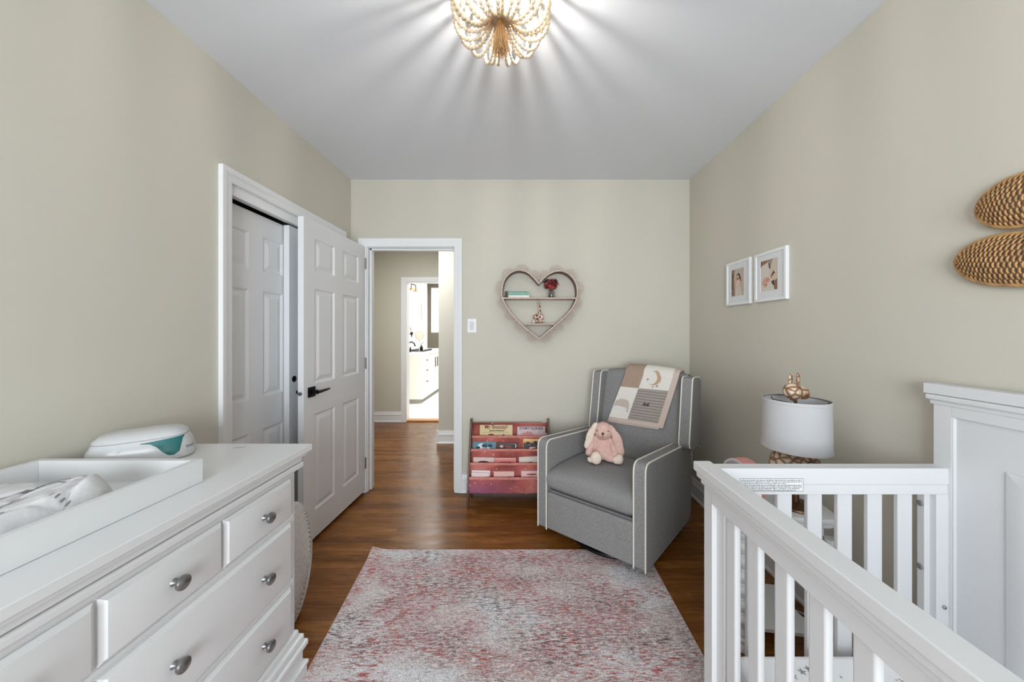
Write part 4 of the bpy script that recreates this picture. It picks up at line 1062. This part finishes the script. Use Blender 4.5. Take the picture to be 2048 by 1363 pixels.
# scallops
def arc_split(C, k):
    ds = [0]
    for i in range(1, len(C)): ds.append(ds[-1] + (C[i] - C[i-1]).length)
    out = []
    for j in range(k + 1):
        q = ds[-1] * j / k; i = max(1, next((m for m, d in enumerate(ds) if d >= q - 1e-9), len(ds) - 1))
        f = (q - ds[i-1]) / max(1e-9, ds[i] - ds[i-1]); out.append(C[i-1].lerp(C[i], f))
    return out
cen = Vector((.118, 1.52))
for C in (CL, CR_):
    sp = arc_split(C, 8)
    for k in range(8):
        a, c = sp[k], sp[k + 1]
        if C is CL and k == 0: a = a.lerp(c, .22)
        if C is CR_ and k == 7: c = c.lerp(a, .22)
        m_ = (a + c) / 2; d = (c - a); w_ = d.length / 2 * .94; d.normalize(); nr = Vector((-d.y, d.x))
        if nr.dot(m_ - cen) < 0: nr = -nr
        b = MB(); rim = []
        for j in range(19):
            an = PI * j / 18; p = m_ + d * (-math.cos(an) * w_) + nr * (math.sin(an) * .056 + .004); rim.append((p.x, HY0 - .001 + .010 * math.sin(an), p.y))
        b.tube(rim, .0028, 6)
        for j in range(1, 12):
            s_ = -1 + 2 * j / 12; an = math.acos(-s_ * .97)
            p0 = m_ + d * (s_ * w_ * .72) + nr * .004; p1 = m_ + d * (-math.cos(an) * w_) + nr * (math.sin(an) * .056 + .004)
            b.tube([(p0.x, HY0 - .001, p0.y), (p1.x, HY0 - .001 + .010 * math.sin(an), p1.y)], .0013, 5)
        b.build('scallop', RATTAN, t)
# books, vase, giraffe on the heart shelf
t = thing('decor_book', 'pale blue book lying at the bottom of the shelf stack', 'book', (-.085, 2.70, 1.598), 0, 'books on the heart shelf')
MB().box(-.127, .044, 2.668, 2.765, 1.598, 1.602).box(-.127, .044, 2.668, 2.765, 1.615, 1.619).box(-.127, -.122, 2.668, 2.765, 1.598, 1.619).build('cover', mat('pale_blue_cover', (198, 216, 222), .5), t, bevel=.001)
MB().box(-.121, .042, 2.670, 2.763, 1.602, 1.615).build('pages', PAGE, t)
t = thing('decor_book', 'green patterned book lying on top of the pale blue one', 'book', (-.085, 2.70, 1.619), 0, 'books on the heart shelf')
GRN = mat('sea_green_cover', (108, 168, 148), .5, var=.35, vscale=120)
MB().box(-.124, .039, 2.672, 2.765, 1.6195, 1.623).box(-.124, .039, 2.672, 2.765, 1.641, 1.6445).box(-.124, .039, 2.672, 2.676, 1.6195, 1.6445).build('cover', GRN, t, bevel=.001)
MB().box(-.121, .037, 2.677, 2.763, 1.623, 1.641).build('pages', PAGE, t)
o = blob('trinket', [((-.144, 2.70, 1.612), (.014, .014, .014)), ((-.142, 2.70, 1.630), (.009, .009, .012)), ((-.139, 2.695, 1.645), (.010, .008, .009)), ((-.150, 2.69, 1.640), (.006, .006, .010))], mat('dark_pewter', (84, 80, 74), .5), None, .003)
tag(o, 'small dark figurine at the left of the book stack', 'figurine')
t = thing('flower_vase', 'clear glass vase of red flowers on the heart shelf', 'vase', (.222, 2.71, 1.598))
MB().lathe([(.018, 0), (.030, .002), (.034, .02), (.034, .045), (.024, .066), (.022, .078), (.026, .084), (.024, .084), (.020, .078), (.022, .066), (.032, .044), (.032, .02), (.028, .005), (0, .004)], (.222, 2.71, 1.598), None, 28).build('glass', GLASS, t)
rnd = random.Random(8); b = MB()
for k in range(6):
    a = rnd.uniform(0, 6.28); b.tube([(.222 - .016 * math.cos(a), 2.71 - .012 * math.sin(a), 1.606), (.222, 2.71, 1.67), (.222 + .03 * math.cos(a), 2.71 + .02 * math.sin(a), 1.71)], .0016, 5)
b.build('stem', mat('dark_stem', (44, 40, 34), .6), t)
for k in range(38):
    a = 2.4 * k; rr_ = .052 * math.sqrt((k + .5) / 38); cx, cy, cz = .216 + rr_ * math.cos(a) * 1.1, 2.695 + rnd.uniform(-.02, .02), 1.706 + .82 * rr_ * math.sin(a)
    col = rnd.choice([(150, 44, 46), (172, 62, 60), (70, 36, 44), (182, 100, 84), (58, 30, 34)])
    b = MB(); q = rnd.uniform(.013, .019)
    for j in range(9):
        th = rnd.uniform(0, 6.28); ph = rnd.uniform(-.6, 1.2); M = Euler((ph, 0, th)).to_matrix()
        b.ell(Vector((cx, cy, cz)) + M @ Vector((0, q * .5, 0)), (q * .45, q * .55, q * .12), M, 8, 5)
    b.build('blossom', mat('petal_%d_%d_%d' % col, col, .7), t)
t = thing('giraffe_figurine', 'spotted giraffe figurine with a long neck on lower heart shelf board', 'figurine', (.118, 2.70, 1.391))
blob('body', [((.105, 2.70, 1.445), (.034, .020, .024)), ((.138, 2.70, 1.45), (.022, .018, .022)), ((.124, 2.698, 1.49), (.012, .012, .04)), ((.122, 2.697, 1.53), (.009, .010, .03)), ((.118, 2.688, 1.556), (.010, .018, .009)),
              ((.078, 2.69, 1.41), (.010, .010, .022)), ((.10, 2.712, 1.41), (.010, .010, .022)), ((.130, 2.69, 1.41), (.010, .010, .022)), ((.152, 2.712, 1.41), (.010, .010, .022))], GIRAFFE, t, .003, local=False, smooth_it=2)
for x in (.110, .128): MB().tube([(x, 2.698, 1.562), (x, 2.698, 1.578)], .0022, 6).ell((x, 2.698, 1.579), .0032, None, 8, 6).build('horn', mat('ossicone', (206, 186, 168), .7), t)

# ------------------------------------------------------------------ framed photographs on the right wall
FR = mat('frame_white', (226, 228, 230), .35); MATB = mat('mat_board', (214, 216, 218), .8)
def framed(y0, y1, z0, z1, py0, py1, pz0, pz1, label, dec, base):
    t = thing('framed_photograph', label, 'picture frame', (XR, (y0 + y1) / 2, (z0 + z1) / 2), 0, 'framed photographs on the right wall')
    L = []
    for ins, d in ((0, .0), (0, .0165), (.001, .0175), (.014, .0175), (.016, .0165), (.017, .012)):
        L.append([(XR - d, y0 + ins, z0 + ins), (XR - d, y1 - ins, z0 + ins), (XR - d, y1 - ins, z1 - ins), (XR - d, y0 + ins, z1 - ins)])
    MB().loops(L, False, False).build('frame', FR, t, angle=20)
    b = MB(); L = []
    for (a, c, d, e, x) in ((y0 + .012, y1 - .012, z0 + .012, z1 - .012, .0125), (py0 - .002, py1 + .002, pz0 - .002, pz1 + .002, .0125), (py0, py1, pz0, pz1, .0105)):
        L.append([(XR - x, a, d), (XR - x, c, d), (XR - x, c, e), (XR - x, a, e)])
    b.loops(L, False, False).build('mat_board', MATB, t, smooth=False)
    b = MB(); cols = [base] + [d[0] for d in dec]
    W, H = py1 - py0, pz1 - pz0
    def on(u, v, o): return (XR - .0106 - o, py1 - W * u, pz0 + H * v)
    b.add([on(0, 0, 0), on(1, 0, 0), on(1, 1, 0), on(0, 1, 0)], [(0, 1, 2, 3)])
    for i, (c, pts) in enumerate(dec): b.mt(i + 1); b.add([on(u, v, .00008 * (i + 1)) for u, v in pts], [tuple(range(len(pts)))])
    b.build('photograph', [mat('photo_%d_%d_%d' % c, c, .5) for c in cols], t, smooth=False, recalc=False)
def C_(cx, cy, r, ry, n=14): return [(cx + r * math.cos(2 * PI * k / n), cy + ry * math.sin(2 * PI * k / n)) for k in range(n)]
tan, dk, sk, iv, br = (168, 146, 128), (74, 52, 46), (208, 166, 142), (206, 192, 180), (134, 98, 78)
# left photo: a person in a pale dress beside a rough stone column
framed(2.010, 2.246, 1.498, 1.777, 2.073, 2.197, 1.556, 1.726, 'left framed photograph, a person in a pale dress', [
    ((140, 116, 96), [(0, 0), (.30, 0), (.26, .35), (.22, .7), (.28, 1), (0, 1)]), ((98, 76, 60), [(.02, .2), (.18, .28), (.12, .5), (.2, .8), (.04, .9)]), ((120, 96, 80), C_(.1, .12, .09, .05)),
    (dk, C_(.58, .72, .14, .12)), (dk, [(.46, .70), (.74, .72), (.82, .52), (.70, .46), (.50, .50), (.42, .52)]), (sk, C_(.55, .70, .08, .07)), (sk, [(.40, .60), (.70, .62), (.80, .48), (.74, .30), (.66, .40), (.45, .42), (.36, .36), (.34, .50)]),
    (iv, [(.42, .56), (.66, .56), (.70, .36), (.86, .0), (.30, .0), (.38, .30)]), (sk, [(.40, .34), (.66, .38), (.68, .34), (.42, .30)]), (tan, C_(.6, .2, .03, .02))], (186, 172, 158))
# right photo: hands resting on pale fabric
framed(1.733, 1.971, 1.498, 1.775, 1.798, 1.926, 1.557, 1.727, 'right framed photograph, close view of hands on pale fabric', [
    (br, [(0, .76), (.06, .84), (.42, .92), (.44, 1), (0, 1)]), ((150, 138, 128), [(.44, 1), (.50, .76), (.62, .70), (.74, 1)]), (dk, [(.48, .90), (.52, .72), (.60, .68), (.56, .86)]),
    ((200, 184, 170), [(.74, 1), (1, 1), (1, .62), (.80, .56), (.60, .44), (.52, .50), (.62, .78)]), (dk, [(.78, .62), (.86, .54), (.72, .42), (.66, .36), (.60, .42)]), ((206, 180, 162), [(.62, .40), (.78, .50), (1, .58), (1, .34), (.80, .28)]),
    ((206, 158, 136), C_(.36, .34, .22, .10)), ((194, 140, 118), C_(.44, .36, .10, .07)), ((206, 158, 136), [(.06, .26), (.2, .34), (.4, .16), (.3, .1)]), (dk, [(.64, .28), (.82, .32), (.84, .16), (.76, .14)]), (br, [(.80, .10), (.86, .3), (1, .34), (1, 0), (.84, 0)]), ((172, 120, 98), C_(.36, .20, .06, .03))], (206, 196, 186))

# ------------------------------------------------------------------ wicker butterfly on the right wall
t = thing('wicker_butterfly', 'woven wicker wall decoration with broad rounded wings', 'wall decoration', (XR, .80, 1.62))
def wing(tip, root, half, bow, asym=0.0):
    """tip/root in (Y, Z) on the wall; half = max half width; woven of stakes and weavers"""
    tip, root = Vector(tip), Vector(root); ax = root - tip; Ln = ax.length; ax.normalize(); nr = Vector((-ax.y, ax.x))
    if nr.y < 0: nr = -nr
    def wd(s_):
        k = max(0.0, (.5 - s_) / .5); return half * (1 - k ** 2.3) ** .56 * (1 if s_ < .7 else 1 - .5 * ((s_ - .7) / .3) ** 1.5)
    def P(s_, c_, h=0.0):
        q = tip + ax * (Ln * s_) + nr * (wd(s_) * (c_ + asym * (1 - c_ * c_) * math.sin(PI * s_)))
        lift = .016 + bow * (1 - c_ * c_) * math.sin(PI * min(1, s_ + .05)) + h
        return (XR - lift, q.x, q.y)
    b = MB()
    b.tube([P((k / 40) ** 2, 1) for k in range(0, 41)] + [P((1 - k / 40) ** 2, -1) for k in range(40)], .0062, 10, closed=True)
    b.build('rim', WICKER, t)
    b = MB(); ns = 9
    for j in range(1, ns):
        c_ = -1 + 2 * j / ns; b.tube([P(.02 + .98 * k / 30, c_) for k in range(31)], .0030, 6)
    b.build('stake', mat('wicker_dark', (118, 84, 54), .7), t, angle=80)
    b = MB(); nw = int(Ln / .0056)
    for i in range(nw):
        s_ = .02 + .96 * i / nw; pts = []
        for k in range(73):
            c_ = -1 + 2 * k / 72; ph = (c_ + 1) / 2 * ns * PI + PI * (i % 2)
            pts.append(P(min(1, s_ + .012 * c_ * c_), c_, .0036 * math.sin(ph)))
        b.tube(pts, .0026, 6)
    b.build('weave', WICKER, t, angle=80)
wing((1.002, 1.693), (.80, 1.680), .070, .03, 0)
wing((1.050, 1.550), (.80, 1.508), .070, .03, 0)
wing((.558, 1.693), (.76, 1.680), .070, .03, 0)
wing((.510, 1.550), (.76, 1.508), .070, .03, 0)
MB().ell((XR - .03, .78, 1.625), (.02, .028, .11)).build('butterfly_body', WICKER, t)

# ------------------------------------------------------------------ beaded ceiling light
bc = Vector((-.08, 1.15, 0))
t = thing('beaded_chandelier', 'round wooden bead ceiling light with a jute tassel', 'ceiling light', (bc.x, bc.y, ZC))
MB().lathe([(.0, ZC - .022), (.055, ZC - .022), (.062, ZC - .016), (.062, ZC)], (bc.x, bc.y, 0), None, 32).lathe([(.008, ZC - .10), (.008, ZC - .02)], (bc.x, bc.y, 0), None, 12).build('canopy', WHITE, t)
b = MB()
b.tube([(bc.x + .125 * math.cos(k * PI / 24), bc.y + .125 * math.sin(k * PI / 24), 2.548) for k in range(48)], .004, 8, closed=True)
for k in range(3): b.tube([(bc.x, bc.y, 2.548), (bc.x + .125 * math.cos(k * 2.09), bc.y + .125 * math.sin(k * 2.09), 2.548)], .003, 6)
b.tube([(bc.x, bc.y, 2.50), (bc.x, bc.y, 2.548)], .003, 6)
b.build('ring', mat('cream_metal', (214, 204, 186), .5), t)
PR = [(.125, 2.545), (.150, 2.515), (.165, 2.475), (.166, 2.435), (.158, 2.388), (.137, 2.355), (.106, 2.340), (.074, 2.346), (.046, 2.370), (.034, 2.392), (.030, 2.402)]
def prof_pts(PR, k=12):
    P = [Vector(p) for p in PR]; Q = [P[0] * 2 - P[1]] + P + [P[-1] * 2 - P[-2]]; out = []
    for i in range(1, len(Q) - 2):
        for j in range(k):
            s_ = j / k; out.append(.5 * ((2 * Q[i]) + (Q[i+1] - Q[i-1]) * s_ + (2*Q[i-1] - 5*Q[i] + 4*Q[i+1] - Q[i+2]) * s_**2 + (3*Q[i] - Q[i-1] - 3*Q[i+1] + Q[i+2]) * s_**3))
    return out + [P[-1]]
rnd = random.Random(11); NS = 27
for k in range(NS):
    a = 2 * PI * k / NS + rnd.uniform(-.05, .05); da = rnd.uniform(-.10, .10); dz = rnd.uniform(-.006, .012); dr = rnd.uniform(-.004, .004)
    Q = []
    for i, p in enumerate(prof_pts(PR)):
        f = i / 120; g = math.sin(PI * f)
        Q.append(Vector((bc.x + (p.x + dr * g) * math.cos(a + da * g * g), bc.y + (p.x + dr * g) * math.sin(a + da * g * g), p.y + dz * g * g)))
    L = [0]
    for i in range(1, len(Q)): L.append(L[-1] + (Q[i] - Q[i-1]).length)
    b = MB(); s_ = 0
    while s_ < L[-1]:
        f = s_ / L[-1]; i = max(1, next((m for m, d in enumerate(L) if d >= s_), len(L) - 1)); q = Q[i-1].lerp(Q[i], (s_ - L[i-1]) / max(1e-9, L[i] - L[i-1])); d = (Q[i] - Q[i-1]).normalized()
        rb = .0105 * (1 - .55 * f) * rnd.uniform(.9, 1.08)
        M = d.to_track_quat('Z', 'Y').to_matrix(); b.ell(q, (rb, rb, rb * 1.15), M, 10, 7); s_ += rb * 2.15
    b.build('bead_strand', BEAD, t)
MB().lathe([(.031, 2.396), (.033, 2.402), (.026, 2.418), (.006, 2.432), (0, 2.433)], (bc.x, bc.y, 0), None, 24).build('hub', mat('cream_metal', (214, 204, 186), .5), t)
b = MB()
for k in range(230):
    a = rnd.uniform(0, 6.28); r0 = rnd.uniform(0, .010); r1 = rnd.uniform(.002, .036); l = rnd.uniform(.085, .12)
    P = [(bc.x + (r0 + (r1 - r0) * s_) * math.cos(a + s_ * .4) + rnd.uniform(-.002, .002), bc.y + (r0 + (r1 - r0) * s_) * math.sin(a + s_ * .4) + rnd.uniform(-.004, .004) * s_ + .003 * s_ * math.sin(9 * s_ + k), 2.398 - l * s_) for s_ in (0, .16, .33, .5, .66, .83, 1)]
    b.tube(P, .0009, 4)
b.lathe([(.010, 2.37), (.013, 2.382), (.010, 2.398)], (bc.x, bc.y, 0), None, 16)
b.build('tassel', JUTE, t)
LAMP = mat('lamp_bulb', (255, 255, 255), .5, emis=(255, 250, 243), es=BULB)
MB().ell((bc.x + .022, bc.y + .010, 2.434), (.0145, .0145, .018), None, 20, 14).build('bulb', LAMP, t)
MB().lathe([(.010, 2.454), (.012, 2.462), (.012, 2.545)], (bc.x + .022, bc.y + .010, 0), None, 16).build('socket', mat('cream_metal', (214, 204, 186)), t)

# ------------------------------------------------------------------ bathroom beyond the hall
VW = mat('vanity_white', (236, 236, 232), .35); GAPM = mat('toe_kick_grey', (150, 148, 140), .6); BRASS = mat('brass', (196, 152, 96), .35, .9)
t = thing('vanity_cabinet', 'white bathroom vanity cabinet with drawers', 'vanity', (-2.12, 7.1, .012))
VX, VY0, VY1 = -1.85, 6.10, 8.32
MB().box(-2.395, VX, VY0, VY1, .09, .885).build('cabinet_body', VW, t, bevel=.002)
MB().box(-2.395, VX - .05, VY0 + .01, VY1, .012, .09).build('toe_kick', GAPM, t)  # plain grey board set back under the white body
def vfront(name, y0, y1, z0, z1, kn):
    d = MB().box(VX, VX + .014, y0 + .004, y1 - .004, z0 + .004, z1 - .004).build(name, VW, t, bevel=.003)
    b = MB()
    for (ky0, ky1, kz0, kz1) in kn: b.box(VX + .014, VX + .034, ky0, ky1, kz0, kz1)
    b.build('handle', mat('pewter', (120, 112, 100), .4, .6), d, bevel=.002)
vfront('drawer', 6.13, 6.55, .70, .87, [(6.30, 6.38, .78, .795)]); vfront('drawer', 6.13, 6.55, .50, .69, [(6.30, 6.38, .59, .605)]); vfront('drawer', 6.13, 6.55, .11, .49, [(6.30, 6.38, .38, .395)])
vfront('door', 6.57, 7.0, .11, .87, [(6.90, 6.92, .60, .80)]); vfront('door', 7.02, 7.45, .11, .87, [(7.06, 7.08, .60, .80)]); vfront('door', 7.47, 7.9, .11, .87, [(7.80, 7.82, .60, .80)]); vfront('door', 7.92, 8.3, .11, .87, [(7.96, 7.98, .60, .80)])
o = MB().box(-2.398, VX + .02, VY0 - .02, VY1, .885, .915).build('countertop', mat('white_quartz', (240, 240, 238), .25), bevel=.003); tag(o, 'white bathroom countertop on the vanity', 'countertop')
t = thing('faucet', 'black arched faucet on the bathroom counter', 'faucet', (-2.24, 6.62, .915))
MB().tube([(-2.30, 6.62, .915), (-2.30, 6.62, 1.05), (-2.28, 6.62, 1.10), (-2.22, 6.62, 1.12), (-2.17, 6.62, 1.09), (-2.15, 6.62, 1.03)], .014, 10).build('spout', BLACK, t)
for y in (6.52, 6.72): MB().lathe([(.022, 0), (.022, .06), (.012, .07), (.012, .10)], (-2.28, y, .915), None, 14).build('tap_handle', BLACK, t)
o = MB().box(-2.30, -2.02, 6.85, 7.35, .915, .935).box(-2.30, -2.29, 6.85, 7.35, .935, .955).box(-2.03, -2.02, 6.85, 7.35, .935, .955).build('vanity_tray', BLACK, bevel=.003); tag(o, 'low black tray on the bathroom counter', 'tray')
t = thing('makeup_mirror', 'small round makeup mirror on a stand, bathroom counter', 'mirror', (-2.12, 6.64, .915))
MB().lathe([(.05, 0), (.05, .006), (.006, .012), (.005, .30)], (-2.10, 6.72, .915), None, 20).build('stand', STEEL, t)
Mm = rot('X', 76) @ rot('Y', 0); MB().lathe([(.088, -.004), (.09, 0), (.088, .004)], (-2.10, 6.72, 1.24), rot('Z', 25) @ rot('X', 80), 28).build('rim', BRASS, t)
MB().lathe([(0, .0045), (.082, .0045)], (-2.10, 6.72, 1.24), rot('Z', 25) @ rot('X', 80), 28).build('glass', mat('pale_mirror', (236, 234, 224), .3, .2), t)
t = thing('soap_bottle', 'dark pump bottle behind the bathroom faucet', 'bottle', (-2.1, 6.9, .935))
MB().lathe([(.03, 0), (.032, .06), (.012, .09), (.012, .11)], (-2.16, 7.05, .935), None, 16).build('bottle', BLACK, t)
MB().tube([(-2.16, 7.05, 1.04), (-2.16, 7.05, 1.08), (-2.11, 7.05, 1.08)], .006, 8).build('pump', BLACK, t)
t = thing('vanity_light', 'black bar bathroom wall light with brass sockets and glass shades', 'wall light', (-2.4, 6.8, 2.25))
MB().tube([(-2.30, 6.3, 2.30), (-2.30, 7.05, 2.30)], .014, 8).box(-2.399, -2.375, 6.6, 6.78, 2.22, 2.34).tube([(-2.38, 6.69, 2.30), (-2.30, 6.69, 2.30)], .012, 8).build('bar', BLACK, t)
for y in (6.42, 6.72, 7.0):
    MB().tube([(-2.30, y, 2.30), (-2.26, y, 2.29), (-2.26, y, 2.20)], .009, 8).build('arm', BLACK, t)
    MB().lathe([(.02, 2.15), (.045, 2.16), (.045, 2.18), (.02, 2.20)], (-2.26, y, 0), None, 16).build('socket', BRASS, t)
    MB().lathe([(.040, 2.16), (.065, 2.02), (.063, 2.02), (.038, 2.16)], (-2.26, y, 0), None, 20).build('glass_shade', GLASS, t)
t = thing('wall_mirror', 'tall oval mirror on the bathroom wall', 'mirror', (-2.4, 6.75, 1.70))
MM = Matrix(((0, 0, 1), (0, 1, 0), (-1, 0, 0)))
b = MB(); b.tube([(-2.388, 6.72 + .40 * math.cos(k * PI / 28), 1.70 + .42 * math.sin(k * PI / 28)) for k in range(56)], .007, 6, closed=True); b.build('rim', mat('pale_gold', (226, 220, 204), .4, .5), t)
MB().add([(-2.389, 6.72 + .395 * math.cos(k * PI / 28), 1.70 + .415 * math.sin(k * PI / 28)) for k in range(56)], [tuple(range(56))]).build('glass', MIRROR, t)
t = thing('framed_print', 'narrow framed print on the bathroom wall', 'picture frame', (-2.4, 7.95, 1.8))
MB().box(-2.399, -2.375, 7.80, 8.12, 1.61, 1.98).build('frame', mat('grey_frame', (170, 168, 160), .5), t, bevel=.003)
MB().box(-2.376, -2.373, 7.82, 8.10, 1.63, 1.96).build('print', mat('print_white', (238, 238, 234), .6), t)
MB().box(-2.374, -2.3725, 7.94, 7.98, 1.75, 1.86).build('print_mark', mat('print_grey', (170, 168, 164), .6), t)
t = thing('wall_tumbler', 'tapered glass tumbler in a black holder on the bathroom wall', 'tumbler', (-2.34, 6.98, 1.3))
MB().lathe([(.020, 1.29), (.04, 1.41), (.037, 1.41), (.018, 1.295), (0, 1.295)], (-2.33, 6.95, 0), None, 20).build('glass', mat('milky_glass', (230, 228, 220), .3), t)
MB().lathe([(.006, 1.20), (.012, 1.24), (.030, 1.29), (.030, 1.31), (.02, 1.30)], (-2.33, 6.95, 0), None, 16).box(-2.399, -2.33, 6.94, 6.96, 1.26, 1.28).build('holder', BLACK, t)
